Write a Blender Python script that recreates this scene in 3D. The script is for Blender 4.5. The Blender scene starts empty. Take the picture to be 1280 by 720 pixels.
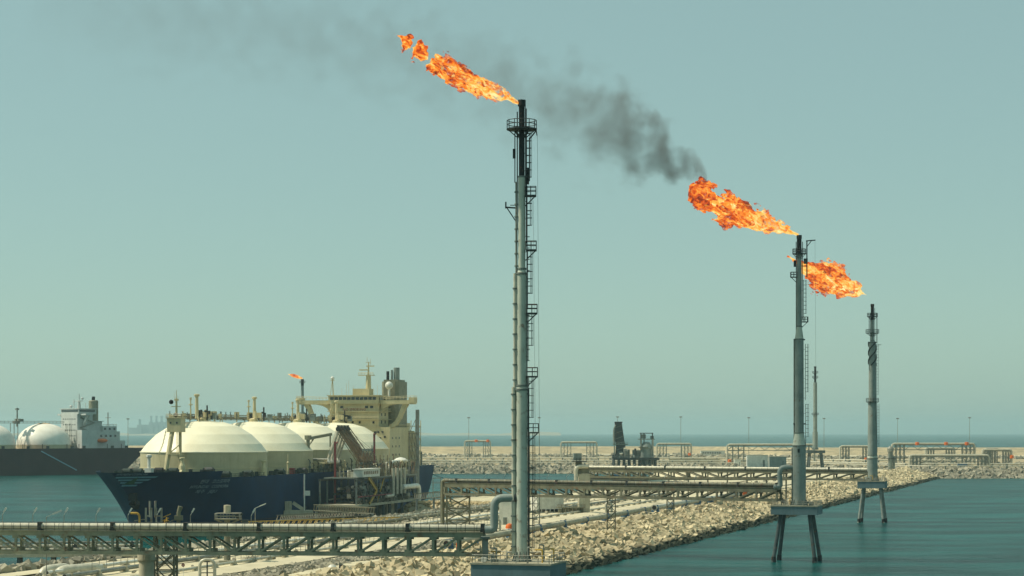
import bpy, math, random
import numpy as np
from mathutils import Vector, Matrix, Euler

# ------------------------------------------------------------------ camera, sky, sun, exposure
SC = bpy.context.scene
COL = SC.collection
F, HZ, H = 2600.0, 540.0, 32.0          # focal length in photo pixels, horizon row, eye height (m)
cam_d = bpy.data.cameras.new('camera'); cam = bpy.data.objects.new('camera', cam_d); COL.objects.link(cam)
cam.location = (0, 0, H); cam.rotation_euler = (math.radians(90), 0, 0)
cam_d.sensor_width = 36; cam_d.lens = 36 * F / 1280
cam_d.shift_y = (HZ - 360) / 1280
cam_d.clip_start = 1; cam_d.clip_end = 80000
SC.camera = cam

SUN_EL, SUN_AZ = math.radians(54), math.radians(-89)     # azimuth from +Y (away from the viewer), negative = left
sdir = Vector((math.sin(SUN_AZ) * math.cos(SUN_EL), math.cos(SUN_AZ) * math.cos(SUN_EL), math.sin(SUN_EL)))
sun_d = bpy.data.lights.new('sun', 'SUN'); sun = bpy.data.objects.new('sun', sun_d); COL.objects.link(sun)
sun_d.energy = 4.6; sun_d.angle = math.radians(0.6); sun_d.color = (1.0, 0.91, 0.73)
sun.rotation_euler = sdir.to_track_quat('Z', 'Y').to_euler(); sun.location = (-300, 200, 500)

W = bpy.data.worlds.new('World'); SC.world = W; W.use_nodes = True
nt = W.node_tree; nt.nodes.clear()
sky = nt.nodes.new('ShaderNodeTexSky'); sky.sky_type = 'NISHITA'; sky.sun_disc = False
sky.sun_elevation = SUN_EL; sky.sun_rotation = SUN_AZ % (2 * math.pi)
sky.air_density = 0.8; sky.dust_density = 1.0; sky.ozone_density = 2.0; sky.altitude = 0
tint = nt.nodes.new('ShaderNodeMix'); tint.data_type = 'RGBA'; tint.blend_type = 'MULTIPLY'; tint.inputs[0].default_value = 1
tint.inputs[7].default_value = (1.19, 1.39, 1.02, 1)
bg = nt.nodes.new('ShaderNodeBackground'); bg.inputs[1].default_value = 0.10
wo = nt.nodes.new('ShaderNodeOutputWorld')
veil = nt.nodes.new('ShaderNodeMix'); veil.data_type = 'RGBA'; veil.inputs[0].default_value = .62
veil.inputs[7].default_value = (3.40, 5.05, 4.75, 1)          # milky dust veil that evens out the whole sky
nt.links.new(sky.outputs[0], tint.inputs[6]); nt.links.new(tint.outputs[2], veil.inputs[6]); nt.links.new(veil.outputs[2], bg.inputs[0]); nt.links.new(bg.outputs[0], wo.inputs[0])

SC.view_settings.view_transform = 'Standard'; SC.view_settings.look = 'None'
SC.view_settings.exposure = 0.0; SC.view_settings.gamma = 1.0
SC.render.engine = 'CYCLES'
SC.cycles.use_denoising = True; SC.cycles.denoiser = 'OPENIMAGEDENOISE'
SC.cycles.max_bounces = 5; SC.cycles.volume_bounces = 1; SC.cycles.transparent_max_bounces = 16
SC.cycles.volume_max_steps = 256

HAZE = 0.00006
R = random.Random(11); NR = np.random.default_rng(5)

# ------------------------------------------------------------------ helpers
def PD(x, y, d): return Vector(((x - 640) / F * d, d, H - (y - HZ) / F * d))
def PZ(x, y, z): return PD(x, y, (H - z) * F / (y - HZ))
def lin(r, g, b):
    f = lambda c: ((c / 255) / 12.92) if c / 255 <= .04045 else (((c / 255) + .055) / 1.055) ** 2.4
    return (f(r), f(g), f(b), 1)

def material(name, c1, c2=None, rough=.65, metal=0.0, scale=.6, streak=0.0, bump=0.0, spec=.4, island=0.0, rust=0.0):
    """painted or raw surface: two tones mixed by noise, optional vertical dirt streaks, rust and fine relief"""
    m = bpy.data.materials.new(name); m.use_nodes = True; n = m.node_tree; N = n.nodes; L = n.links
    b = N['Principled BSDF']; b.inputs['Roughness'].default_value = rough; b.inputs['Metallic'].default_value = metal
    b.inputs['Specular IOR Level'].default_value = spec
    if c2 is None: c2 = tuple(v * .72 for v in c1[:3]) + (1,)
    g = N.new('ShaderNodeNewGeometry')
    def noise(sc, det, stretch=None):
        t = N.new('ShaderNodeTexNoise'); t.inputs['Scale'].default_value = sc; t.inputs['Detail'].default_value = det
        t.inputs['Roughness'].default_value = .62
        if stretch:
            mp = N.new('ShaderNodeMapping'); mp.inputs['Scale'].default_value = stretch
            L.new(g.outputs['Position'], mp.inputs[0]); L.new(mp.outputs[0], t.inputs[0])
        else: L.new(g.outputs['Position'], t.inputs[0])
        return t
    def ramp(src, a, b_):
        r = N.new('ShaderNodeMapRange'); r.inputs[1].default_value = a; r.inputs[2].default_value = b_
        L.new(src, r.inputs[0]); return r.outputs[0]
    def mix(f, a, b_):
        x = N.new('ShaderNodeMix'); x.data_type = 'RGBA'
        L.new(f, x.inputs[0]) if not isinstance(f, float) else setattr(x.inputs[0], 'default_value', f)
        for i, v in ((6, a), (7, b_)):
            if isinstance(v, tuple): x.inputs[i].default_value = v
            else: L.new(v, x.inputs[i])
        return x.outputs[2]
    col = mix(ramp(noise(scale, 6).outputs[0], .32, .70), c1, c2)
    if island:
        mu = N.new('ShaderNodeMath'); mu.operation = 'MULTIPLY'; mu.inputs[1].default_value = island
        L.new(g.outputs['Random Per Island'], mu.inputs[0])
        col = mix(mu.outputs[0], col, tuple(v * .42 for v in c2[:3]) + (1,))
    if streak:
        s = ramp(noise(1.0, 4, (1.6, 1.6, .10)).outputs[0], .52, .78)
        mu = N.new('ShaderNodeMath'); mu.operation = 'MULTIPLY'; mu.inputs[1].default_value = streak; L.new(s, mu.inputs[0])
        col = mix(mu.outputs[0], col, (c2[0] * .45 + .02, c2[1] * .38 + .01, c2[2] * .28, 1))
    if rust:
        s = ramp(noise(.9, 7).outputs[0], .60 - rust * .12, .74)
        col = mix(s, col, (.17, .075, .03, 1))
    L.new(col, b.inputs['Base Color'])
    if bump:
        bp = N.new('ShaderNodeBump'); bp.inputs['Strength'].default_value = bump; bp.inputs['Distance'].default_value = .2
        L.new(noise(scale * 5, 5).outputs[0], bp.inputs['Height']); L.new(bp.outputs[0], b.inputs['Normal'])
    return m

class MB:
    """collects simple solids and links them as ONE mesh object"""
    def __init__(s): s.v = []; s.f = []
    def add(s, vs, fs):
        o = len(s.v); s.v += [tuple(p) for p in vs]; s.f += [tuple(i + o for i in q) for q in fs]; return s
    def box(s, c, d, rz=0.0, rot=None):
        x, y, z = d[0] / 2, d[1] / 2, d[2] / 2
        M = rot if rot is not None else Matrix.Rotation(rz, 3, 'Z'); c = Vector(c)
        vs = [M @ Vector((i * x, j * y, k * z)) + c for k in (-1, 1) for j in (-1, 1) for i in (-1, 1)]
        return s.add(vs, [(0, 2, 3, 1), (4, 5, 7, 6), (0, 1, 5, 4), (2, 6, 7, 3), (0, 4, 6, 2), (1, 3, 7, 5)])
    def bar(s, p, q, w, h=None, up=(0, 0, 1)):
        p, q = Vector(p), Vector(q); d = q - p; L = d.length
        if L < 1e-6: return s
        x = d / L; u = Vector(up)
        if abs(x.dot(u)) > .95: u = Vector((1, 0, 0))
        y = u.cross(x).normalized(); z = x.cross(y)
        M = Matrix((x, y, z)).transposed()
        return s.box((p + q) / 2, (L, w, h or w), rot=M)
    def tube(s, p, q, r, r2=None, n=10, caps=True):
        p, q = Vector(p), Vector(q); d = q - p
        if d.length < 1e-6: return s
        x = d.normalized(); u = Vector((0, 0, 1)) if abs(x.z) < .9 else Vector((1, 0, 0))
        a = x.cross(u).normalized(); b = x.cross(a); r2 = r if r2 is None else r2
        ring = lambda c, rr: [c + (a * math.cos(2 * math.pi * i / n) + b * math.sin(2 * math.pi * i / n)) * rr for i in range(n)]
        vs = ring(p, r) + ring(q, r2)
        fs = [(i, i + n, (i + 1) % n + n, (i + 1) % n) for i in range(n)]
        if caps: fs += [tuple(range(n)), tuple(reversed(range(n, 2 * n)))]
        return s.add(vs, fs)
    def path(s, pts, r, n=10, bend=0.0):
        pts = [Vector(p) for p in pts]
        if bend:
            out = [pts[0]]
            for i in range(1, len(pts) - 1):
                a, b, c = pts[i - 1], pts[i], pts[i + 1]
                k = min(bend, (a - b).length * .49, (c - b).length * .49)
                p0 = b + (a - b).normalized() * k; p1 = b + (c - b).normalized() * k
                for j in range(7):
                    t = j / 6; out.append(p0 * (1 - t) ** 2 + b * 2 * t * (1 - t) + p1 * t * t)
            pts = out + [pts[-1]]
        rings = []; prev = None
        for i, p in enumerate(pts):
            t = (pts[min(i + 1, len(pts) - 1)] - pts[max(i - 1, 0)]).normalized()
            if prev is None:
                u = Vector((0, 0, 1)) if abs(t.z) < .9 else Vector((1, 0, 0)); a = t.cross(u).normalized()
            else: a = (prev - t * prev.dot(t)).normalized()
            prev = a; b = t.cross(a)
            rings.append([p + (a * math.cos(2 * math.pi * j / n) + b * math.sin(2 * math.pi * j / n)) * r for j in range(n)])
        vs = [v for g in rings for v in g]; fs = []
        for i in range(len(rings) - 1):
            for j in range(n): fs.append((i * n + j, (i + 1) * n + j, (i + 1) * n + (j + 1) % n, i * n + (j + 1) % n))
        fs += [tuple(range(n)), tuple(reversed(range(len(vs) - n, len(vs))))]
        return s.add(vs, fs)
    def lathe(s, prof, c=(0, 0, 0), n=24, a0=0.0, a1=2 * math.pi):
        c = Vector(c); full = abs(a1 - a0 - 2 * math.pi) < 1e-6; k = n if full else n + 1
        vs = [c + Vector((r * math.cos(a0 + (a1 - a0) * i / n), r * math.sin(a0 + (a1 - a0) * i / n), z)) for r, z in prof for i in range(k)]
        fs = []
        for i in range(len(prof) - 1):
            for j in range(n):
                j2 = (j + 1) % k; fs.append((i * k + j, i * k + j2, (i + 1) * k + j2, (i + 1) * k + j))
        return s.add(vs, fs)
    def sphere(s, c, r, n=14):
        return s.lathe([(max(1e-3, r * math.sin(math.pi * i / n)), -r * math.cos(math.pi * i / n)) for i in range(n + 1)], c, n * 2)
    def prism(s, poly, z0, z1):
        n = len(poly); vs = [(x, y, z0) for x, y in poly] + [(x, y, z1) for x, y in poly]
        return s.add(vs, [tuple(reversed(range(n))), tuple(range(n, 2 * n))] + [(i, (i + 1) % n, (i + 1) % n + n, i + n) for i in range(n)])
    def rail(s, pts, h=1.1, r=.045, step=1.6, n=4):
        """handrail: stanchions, mid rail, top rail along a polyline"""
        pts = [Vector(p) for p in pts]
        for a, b in zip(pts, pts[1:]):
            L = (b - a).length; k = max(1, round(L / step))
            for i in range(k + 1):
                p = a.lerp(b, i / k); s.tube(p, p + Vector((0, 0, h)), r, n=n)
            for z in (h * .52, h): s.tube(a + Vector((0, 0, z)), b + Vector((0, 0, z)), r, n=n)
        return s
    def ladder(s, p, z0, z1, out, w=.5, cage=True, r=.04):
        """vertical ladder at p=(x,y), facing direction out, with safety cage hoops"""
        o = Vector(out).normalized(); t = Vector((-o.y, o.x, 0)); p = Vector((p[0], p[1], 0))
        for k in (-1, 1): s.tube(p + t * k * w / 2 + Vector((0, 0, z0)), p + t * k * w / 2 + Vector((0, 0, z1)), r, n=4)
        for i in range(int((z1 - z0) / .45)):
            z = Vector((0, 0, z0 + i * .45)); s.tube(p - t * w / 2 + z, p + t * w / 2 + z, r * .7, n=3)
        if cage:
            for i in range(int((z1 - z0 - 2) / 1.0) + 1):
                z = Vector((0, 0, z0 + 2 + i)); q = [p + t * w * .6 * math.cos(a) + o * .75 * math.sin(a) + z for a in [math.pi * j / 6 for j in range(7)]]
                for a, b in zip(q, q[1:]): s.bar(a, b, .05, .08)
            for j in (1.5, 3, 4.5):
                a = math.pi * j / 6; q = p + t * w * .6 * math.cos(a) + o * .75 * math.sin(a)
                s.tube(q + Vector((0, 0, z0 + 2)), q + Vector((0, 0, z1)), r * .8, n=3)
        return s
    def build(s, name, mat, parent=None, smooth=False, at=None):
        me = bpy.data.meshes.new(name); me.from_pydata(s.v, [], s.f); me.validate()
        if mat is not None: me.materials.append(mat)
        if smooth:
            me.polygons.foreach_set('use_smooth', [True] * len(me.polygons)); me.set_sharp_from_angle(angle=math.radians(38))
        o = bpy.data.objects.new(name, me); COL.objects.link(o)
        if parent is not None: o.parent = parent
        if at is not None: o.location = at
        return o

def tag(o, label=None, cat=None, group=None, kind=None):
    for k, v in (('label', label), ('category', cat), ('group', group), ('kind', kind)):
        if v: o[k] = v
    return o
def thing(name, label, cat, loc=(0, 0, 0), rz=0.0, group=None):
    o = bpy.data.objects.new(name, None); COL.objects.link(o); o.location = loc; o.rotation_euler = (0, 0, rz); o.empty_display_size = .5
    return tag(o, label, cat, group)
def copy_tree(o, parent=None):
    c = o.copy(); COL.objects.link(c); c.parent = parent
    for ch in list(o.children): copy_tree(ch, c)
    return c
def part(root, name, mat, fn, smooth=False):
    m = MB(); fn(m); return m.build(name, mat, root, smooth)
ORD = ['first', 'second', 'third', 'fourth', 'fifth', 'sixth', 'seventh', 'eighth', 'ninth', 'tenth', 'eleventh', 'twelfth', 'thirteenth', 'fourteenth']

# ------------------------------------------------------------------ materials
M = {}
M['steel'] = material('weathered_grey_steel', lin(124, 134, 126), lin(88, 96, 90), rust=.35, streak=.3)
M['stack'] = material('blue_grey_painted_stack', lin(196, 201, 184), lin(168, 175, 160), rough=.5, streak=.35, scale=.35, rust=.05)
M['stack_dark'] = material('dull_grey_painted_stack', lin(142, 152, 144), lin(116, 128, 122), rough=.55, streak=.4, scale=.35, rust=.1)
M['insul'] = material('aluminium_clad_pipe', lin(206, 202, 180), lin(170, 166, 148), rough=.42, metal=.1, scale=.8, streak=.2)
M['galv'] = material('galvanised_steel', lin(150, 152, 140), lin(110, 112, 102), rough=.5, metal=.2, rust=.2)
M['soot'] = material('soot_black_steel', lin(38, 42, 44), lin(20, 22, 24), rough=.85, rust=.1)
M['dark'] = material('dark_fittings', lin(58, 66, 64), lin(36, 42, 42), rust=.3)
M['bridge'] = material('grey_green_bridge_steel', lin(146, 148, 122), lin(108, 114, 96), rust=.4, streak=.25)
M['tanbridge'] = material('sandy_grey_bridge_steel', lin(126, 124, 100), lin(92, 92, 76), rust=.45, streak=.3)
M['concrete'] = material('sandy_concrete', lin(196, 190, 165), lin(158, 152, 130), rough=.9, streak=.45, scale=.4, bump=.15)
M['slab'] = material('blue_grey_slab', lin(104, 128, 132), lin(84, 106, 110), rough=.85, streak=.4, scale=.3)
M['slabtop'] = material('sandy_slab_edge', lin(170, 165, 140), lin(130, 126, 108), rough=.9, scale=.7)
M['pile'] = material('dark_painted_pile', lin(82, 94, 94), lin(54, 64, 64), rough=.8, streak=.5, rust=.25)
M['pile_pale'] = material('pale_grey_pile', lin(140, 148, 140), lin(104, 112, 106), rough=.8, streak=.5, rust=.2)
M['white'] = material('white_paint', lin(226, 226, 214), lin(196, 196, 184), rough=.5, streak=.25)
M['cream'] = material('cream_ship_paint', lin(208, 196, 154), lin(184, 172, 132), rough=.5, streak=.3, scale=.25)
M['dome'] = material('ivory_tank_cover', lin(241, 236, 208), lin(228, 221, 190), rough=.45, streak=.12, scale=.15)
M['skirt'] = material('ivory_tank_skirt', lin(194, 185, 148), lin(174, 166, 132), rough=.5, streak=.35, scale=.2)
M['domew'] = material('white_tank_cover', lin(240, 236, 222), lin(222, 216, 200), rough=.45, streak=.15, scale=.2)
M['navy'] = material('navy_hull_paint', lin(12, 56, 92), lin(9, 45, 76), rough=.55, spec=.08, streak=.25, scale=.12)
M['boot'] = material('dark_boot_paint', lin(24, 30, 36), lin(18, 22, 26), rough=.6, streak=.3)
M['maroon'] = material('dark_maroon_hull_paint', lin(56, 38, 42), lin(44, 30, 36), rough=.6, spec=.08, streak=.3, scale=.12)
M['deckgreen'] = material('dark_green_deck_paint', lin(48, 66, 58), lin(32, 46, 42), rough=.8)
M['glass'] = material('dark_window_glass', lin(30, 40, 46), lin(22, 30, 36), rough=.12, spec=.8)
M['orange'] = material('safety_orange_paint', lin(232, 118, 40), lin(206, 92, 30), rough=.5)
M['red'] = material('red_oxide_post_paint', lin(130, 52, 48), lin(104, 40, 40), rough=.6, streak=.3)
M['blue'] = material('blue_painted_steel', lin(66, 112, 146), lin(50, 88, 118), rough=.6, rust=.2)
M['yellow'] = material('yellow_painted_rail', lin(206, 168, 72), lin(168, 134, 56), rough=.6, rust=.2)
M['funnel'] = material('olive_grey_funnel', lin(140, 140, 116), lin(112, 112, 94), rough=.6, streak=.4)
M['letter'] = material('pale_lettering', lin(150, 170, 180), lin(130, 150, 162), rough=.6)
M['redletter'] = material('red_lettering', lin(170, 60, 44), lin(150, 50, 40), rough=.6)
M['pale'] = material('pale_blue_emblem', lin(128, 172, 190), lin(112, 156, 176), rough=.6)
M['green'] = material('dark_green_emblem', lin(44, 92, 70), lin(36, 78, 60), rough=.6)
M['farblock'] = material('far_plant_grey', lin(140, 146, 144), lin(120, 126, 124), rough=.9, scale=.02)
M['rustcap'] = material('rust_stained_cap', lin(220, 196, 150), lin(186, 140, 84), rough=.7, scale=.5)
M['brown'] = material('brown_rusted_steel', lin(126, 108, 82), lin(92, 78, 60), rough=.8, rust=.6)
M['shipgrey'] = material('grey_white_ship_paint', lin(196, 200, 194), lin(172, 178, 174), rough=.6, streak=.3, scale=.2)
M['core_shade'] = material('quarry_core_gap_shade', lin(96, 90, 74), lin(70, 66, 56), rough=1, scale=.5, spec=.05)  # crushed rock core, darkened so shade between armour rocks sits in its colour
M['road'] = material('pale_dusty_road', lin(206, 196, 166), lin(182, 172, 144), rough=.95, scale=.15)

# ------------------------------------------------------------------ sea, breakwater, far arm, coast, haze
OX, OY = 12.0, 475.0; U = Vector((.28, .96, 0)); V = Vector((-.96, .28, 0)); BRZ = math.atan2(.96, .28)
def AB(a, b, z=0.0): return Vector((OX, OY, z)) + U * a + V * b
def to_ab(X, Y): r = Vector((X - OX, Y - OY, 0)); return r.dot(U), r.dot(V)
def sm(x): x = min(1, max(0, x)); return x * x * (3 - 2 * x)
def b_in(a): return 96 + 10 * sm((a + 20) / 120) + 39 * sm((a - 274) / 14) - 28 * sm((a - 400) / 25) + 75 * sm((a - 800) / 150)
PROF = [(-14, -5), (-4, -1.4), (0, 0), (12, 2.9), (24, 5.5), (27, 5.6), (31, 4.9), (41, 4.7), (46, 5.2)]
def gz_ab(a, b):
    bi = b_in(a)
    pr = PROF + [(bi - 9, 5.0), (bi, 0), (bi + 12, -5)]
    if b <= pr[0][0]: return pr[0][1]
    for (b0, z0), (b1, z1) in zip(pr, pr[1:]):
        if b <= b1: return z0 + (z1 - z0) * (b - b0) / (b1 - b0)
    return -5
def gz(X, Y): return gz_ab(*to_ab(X, Y))

# sea
ms = bpy.data.materials.new('sea_water'); ms.use_nodes = True; N = ms.node_tree.nodes; L = ms.node_tree.links
b = N['Principled BSDF']; b.inputs['Roughness'].default_value = .24; b.inputs['Specular IOR Level'].default_value = .065; b.inputs['IOR'].default_value = 1.333
g = N.new('ShaderNodeNewGeometry')
def wave(scale, sx, sy, det=3.0):
    mp = N.new('ShaderNodeMapping'); mp.inputs['Scale'].default_value = (sx, sy, 1); mp.inputs['Rotation'].default_value = (0, 0, .25)
    t = N.new('ShaderNodeTexNoise'); t.inputs['Scale'].default_value = scale; t.inputs['Detail'].default_value = det
    L.new(g.outputs['Position'], mp.inputs[0]); L.new(mp.outputs[0], t.inputs[0]); return t.outputs[0]
mx = N.new('ShaderNodeMix'); mx.data_type = 'RGBA'; mx.inputs[6].default_value = (.0005, .030, .028, 1); mx.inputs[7].default_value = (.006, .082, .076, 1)
rp = N.new('ShaderNodeMapRange'); rp.inputs[1].default_value = .40; rp.inputs[2].default_value = .62
L.new(wave(.045, .42, 1.0, 9), rp.inputs[0]); L.new(rp.outputs[0], mx.inputs[0]); L.new(mx.outputs[2], b.inputs['Base Color'])
ad = N.new('ShaderNodeMath'); ad.operation = 'ADD'; L.new(wave(.30, 1, 1.8, 6), ad.inputs[0]); L.new(wave(.05, 1, 2.2, 3), ad.inputs[1])
bp = N.new('ShaderNodeBump'); bp.inputs['Strength'].default_value = 1.0; bp.inputs['Distance'].default_value = 1.6
L.new(ad.outputs[0], bp.inputs['Height']); L.new(bp.outputs[0], b.inputs['Normal'])
m = MB(); m.add([(-15800, -400, 0), (15800, -400, 0), (15800, 30500, 0), (-15800, 30500, 0)], [(0, 1, 2, 3)])
tag(m.build('sea', ms), 'green blue sea with small ripples', None, None, 'structure')

# breakwater ground sheet
def ground_mat(name, c1, c2, c3):
    m = material(name, c1, c2, rough=.95, scale=.09, bump=.3, spec=.15); n = m.node_tree
    bs = n.nodes['Principled BSDF']; src = bs.inputs['Base Color'].links[0].from_socket
    g = n.nodes.new('ShaderNodeNewGeometry'); t = n.nodes.new('ShaderNodeTexNoise'); t.inputs['Scale'].default_value = .5; t.inputs['Detail'].default_value = 8
    mp = n.nodes.new('ShaderNodeMapping'); mp.inputs['Rotation'].default_value = (0, 0, -BRZ); mp.inputs['Scale'].default_value = (.12, 1, 1)
    r = n.nodes.new('ShaderNodeMapRange'); r.inputs[1].default_value = .50; r.inputs[2].default_value = .66
    x = n.nodes.new('ShaderNodeMix'); x.data_type = 'RGBA'; x.inputs[7].default_value = c3
    n.links.new(g.outputs['Position'], mp.inputs[0]); n.links.new(mp.outputs[0], t.inputs[0]); n.links.new(t.outputs[0], r.inputs[0])
    n.links.new(r.outputs[0], x.inputs[0]); n.links.new(src, x.inputs[6]); n.links.new(x.outputs[2], bs.inputs['Base Color']); return m
M['sand'] = ground_mat('pale_sand_and_gravel', lin(214, 204, 172), lin(190, 180, 150), lin(150, 144, 124))
arows = [-280 + 12 * i for i in range(46)] + [272 + 2 * i for i in range(13)] + [300 + 12 * i for i in range(65)]
vs, fs = [], []
for a in arows:
    bi = b_in(a)
    bl = [p[0] for p in PROF] + [46 + (bi - 9 - 46) * t for t in (.12, .25, .4, .55, .7, .85, 1)] + [bi - 4.5, bi, bi + 12]
    for bb in bl:
        z = gz_ab(a, bb) + (R.uniform(-.18, .18) if bb > 3 else 0); vs.append(AB(a, bb, z))
nb = len(bl)
for i in range(len(arows) - 1):
    for j in range(nb - 1): fs.append((i * nb + j, i * nb + j + 1, (i + 1) * nb + j + 1, (i + 1) * nb + j))
m = MB(); m.add(vs, fs); breakwater = m.build('breakwater', M['sand']); breakwater.data.materials.append(M['core_shade'])
for i, pl in enumerate(breakwater.data.polygons): pl.material_index = 1 if i % (nb - 1) < 4 else 0  # outer slope faces get the dark tone painted as shade in rock gaps
tag(breakwater, 'sandy rubble breakwater running from the near left into the distance', None, None, 'structure')

def strip(name, label, a0, a1, b0, b1, mat, dz=.25):
    m = MB(); n = max(2, int((a1 - a0) / 15)); vs = []
    for i in range(n + 1):
        a = a0 + (a1 - a0) * i / n
        for j in range(4):
            bb = b0 + (b1 - b0) * j / 3; vs.append(AB(a, bb, gz_ab(a, bb) + dz))
    m.add(vs, [(i * 4 + j, i * 4 + j + 1, i * 4 + j + 5, i * 4 + j + 4) for i in range(n) for j in range(3)])
    return tag(m.build(name, mat), label, None, None, 'structure')
strip('service_road', 'pale dusty service road behind the rubble crest', -200, 960, 41.5, 47.5, M['road'])
strip('inner_road', 'pale dusty road along the inner pipe racks', -200, 980, 74.5, 80.5, M['road'])

# rocks
mr = material('limestone_armour_rock', lin(224, 209, 172), lin(192, 178, 144), rough=.95, scale=.35, bump=.25, spec=.1, island=.85)
n_ = mr.node_tree; bs = n_.nodes['Principled BSDF']; src = bs.inputs['Base Color'].links[0].from_socket
g = n_.nodes.new('ShaderNodeNewGeometry'); sp = n_.nodes.new('ShaderNodeSeparateXYZ'); n_.links.new(g.outputs['Position'], sp.inputs[0])
tn = n_.nodes.new('ShaderNodeTexNoise'); tn.inputs['Scale'].default_value = .25; n_.links.new(g.outputs['Position'], tn.inputs[0])
ma = n_.nodes.new('ShaderNodeMath'); ma.operation = 'MULTIPLY_ADD'; ma.inputs[1].default_value = -1.6; n_.links.new(tn.outputs[0], ma.inputs[0]); n_.links.new(sp.outputs[2], ma.inputs[2])
rw = n_.nodes.new('ShaderNodeMapRange'); rw.inputs[1].default_value = .35; rw.inputs[2].default_value = 1.0; n_.links.new(ma.outputs[0], rw.inputs[0])
xw = n_.nodes.new('ShaderNodeMix'); xw.data_type = 'RGBA'; xw.inputs[6].default_value = lin(52, 58, 48); n_.links.new(rw.outputs[0], xw.inputs[0])
n_.links.new(src, xw.inputs[7]); n_.links.new(xw.outputs[2], bs.inputs['Base Color'])
M['rock'] = mr
M['rubble'] = material('grey_rubble_rock', lin(176, 170, 148), lin(140, 136, 120), rough=.95, scale=.5, bump=.2, spec=.1, island=.7)
QUADS = np.array([(0, 2, 3, 1), (4, 5, 7, 6), (0, 1, 5, 4), (2, 6, 7, 3), (0, 4, 6, 2), (1, 3, 7, 5)])
def rock_shape():
    v = np.array([(i, j, k) for k in (-1, 1) for j in (-1, 1) for i in (-1, 1)], float) * .5
    v += NR.uniform(-.13, .13, (8, 3)); v[4:, :2] *= NR.uniform(.72, .98); return v
SHAPES = [rock_shape() for _ in range(12)]
def rot_mats(n, tilt):
    az = NR.uniform(0, 2 * np.pi, n); ax = NR.uniform(-tilt, tilt, n); ay = NR.uniform(-tilt, tilt, n)
    c, s = np.cos, np.sin; Z = np.zeros(n); O = np.ones(n)
    Rz = np.array([[c(az), -s(az), Z], [s(az), c(az), Z], [Z, Z, O]]); Rx = np.array([[O, Z, Z], [Z, c(ax), -s(ax)], [Z, s(ax), c(ax)]])
    Ry = np.array([[c(ay), Z, s(ay)], [Z, O, Z], [-s(ay), Z, c(ay)]])
    return np.einsum('ijn,jkn,kln->nil', Rz, Rx, Ry), np.stack([ax, ay, az], 1)
def rock_field(a0, a1, b0, b1, sp, size, lift, tilt=.9, rel_in=False, long=1.5, clip=None):
    A, B = np.meshgrid(np.arange(a0, a1, sp), np.arange(b0, b1, sp)); A = A.ravel() + NR.uniform(-.5, .5, A.size) * sp; B = B.ravel() + NR.uniform(-.5, .5, B.size) * sp
    if rel_in: B = B + np.array([b_in(a) for a in A])
    Zg = np.array([gz_ab(a, b) for a, b in zip(A, B)])
    k = Zg > -1.3
    if clip: k &= np.array([clip(a, b) for a, b in zip(A, B)])
    A, B, Zg = A[k], B[k], Zg[k]; n = len(A)
    pos = np.stack([OX + U.x * A + V.x * B, OY + U.y * A + V.y * B, Zg + NR.uniform(lift[0], lift[1], n)], 1)
    s = size[0] + (size[1] - size[0]) * NR.random(n) ** 1.7; dims = np.stack([s * NR.uniform(1, long, n), s * NR.uniform(.7, 1, n), s * NR.uniform(.55, .9, n)], 1)
    rm, eu = rot_mats(n, tilt); return dict(pos=pos, dims=dims, rot=rm, shape=NR.integers(0, len(SHAPES), n), s=s)
def join_rocks(name, fields, mat, label, parent=None):
    vs, fs, o = [], [], 0
    for f in fields:
        sh = np.array(SHAPES)[f['shape']] * f['dims'][:, None, :]
        v = np.einsum('nij,nkj->nki', f['rot'], sh) + f['pos'][:, None, :]
        n = len(v); vs.append(v.reshape(-1, 3)); fs.append((QUADS[None] + 8 * np.arange(n)[:, None, None]).reshape(-1, 4) + o); o += 8 * n
    vs = np.concatenate(vs); fs = np.concatenate(fs)
    me = bpy.data.meshes.new(name); me.vertices.add(len(vs)); me.vertices.foreach_set('co', vs.ravel())
    me.loops.add(fs.size); me.loops.foreach_set('vertex_index', fs.ravel().astype(np.int32)); me.polygons.add(len(fs))
    me.polygons.foreach_set('loop_start', np.arange(0, fs.size, 4, dtype=np.int32)); me.update(calc_edges=True); me.shade_flat(); me.materials.append(mat)
    ob = bpy.data.objects.new(name, me); COL.objects.link(ob); ob.parent = parent; return tag(ob, label, None, None, 'stuff')
slope = rock_field(-140, 560, -2.5, 22.5, 1.0, (.62, 1.75), (-.15, .5), 1.2, long=2.7)
slope2 = rock_field(560, 1045, -2.5, 25, 1.8, (1.2, 2.3), (-.2, .6), 1.1, long=2.2)
# the rocks that show largest in the picture become pieces of their own
p = slope['pos']; px = 640 + F * p[:, 0] / p[:, 1]; py = HZ - F * (p[:, 2] - H) / p[:, 1]
ok = (px > 5) & (px < 1275) & (py < 717) & ~((px > 580) & (px < 712) & (py > 690)) & ~((py < 698) & (px < 612)) & (p[:, 2] > .6)
score = np.where(ok, slope['s'] / p[:, 1] + (p[:, 2] - np.array([gz(q[0], q[1]) for q in p])) * .0006, -1)
best = set(np.argsort(-score)[:300].tolist())
shape_mesh = []
for i, s in enumerate(SHAPES):
    me = bpy.data.meshes.new('rock'); me.from_pydata([tuple(q) for q in s], [], [tuple(int(k) for k in q) for q in QUADS]); me.materials.append(mr); shape_mesh.append(me)
for i in sorted(best):
    ob = bpy.data.objects.new('rock', shape_mesh[slope['shape'][i]]); COL.objects.link(ob); ob.parent = breakwater
    ob.matrix_local = Matrix.Translation(slope['pos'][i]) @ Matrix(slope['rot'][i].tolist()).to_4x4() @ Matrix.Diagonal((*slope['dims'][i], 1))
keep = np.array([i not in best for i in range(len(p))])
slope = {k: v[keep] for k, v in slope.items()}
join_rocks('armour_rocks', [slope, slope2], mr, 'cream armour rocks piled along the outer slope of the breakwater', breakwater)
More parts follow.
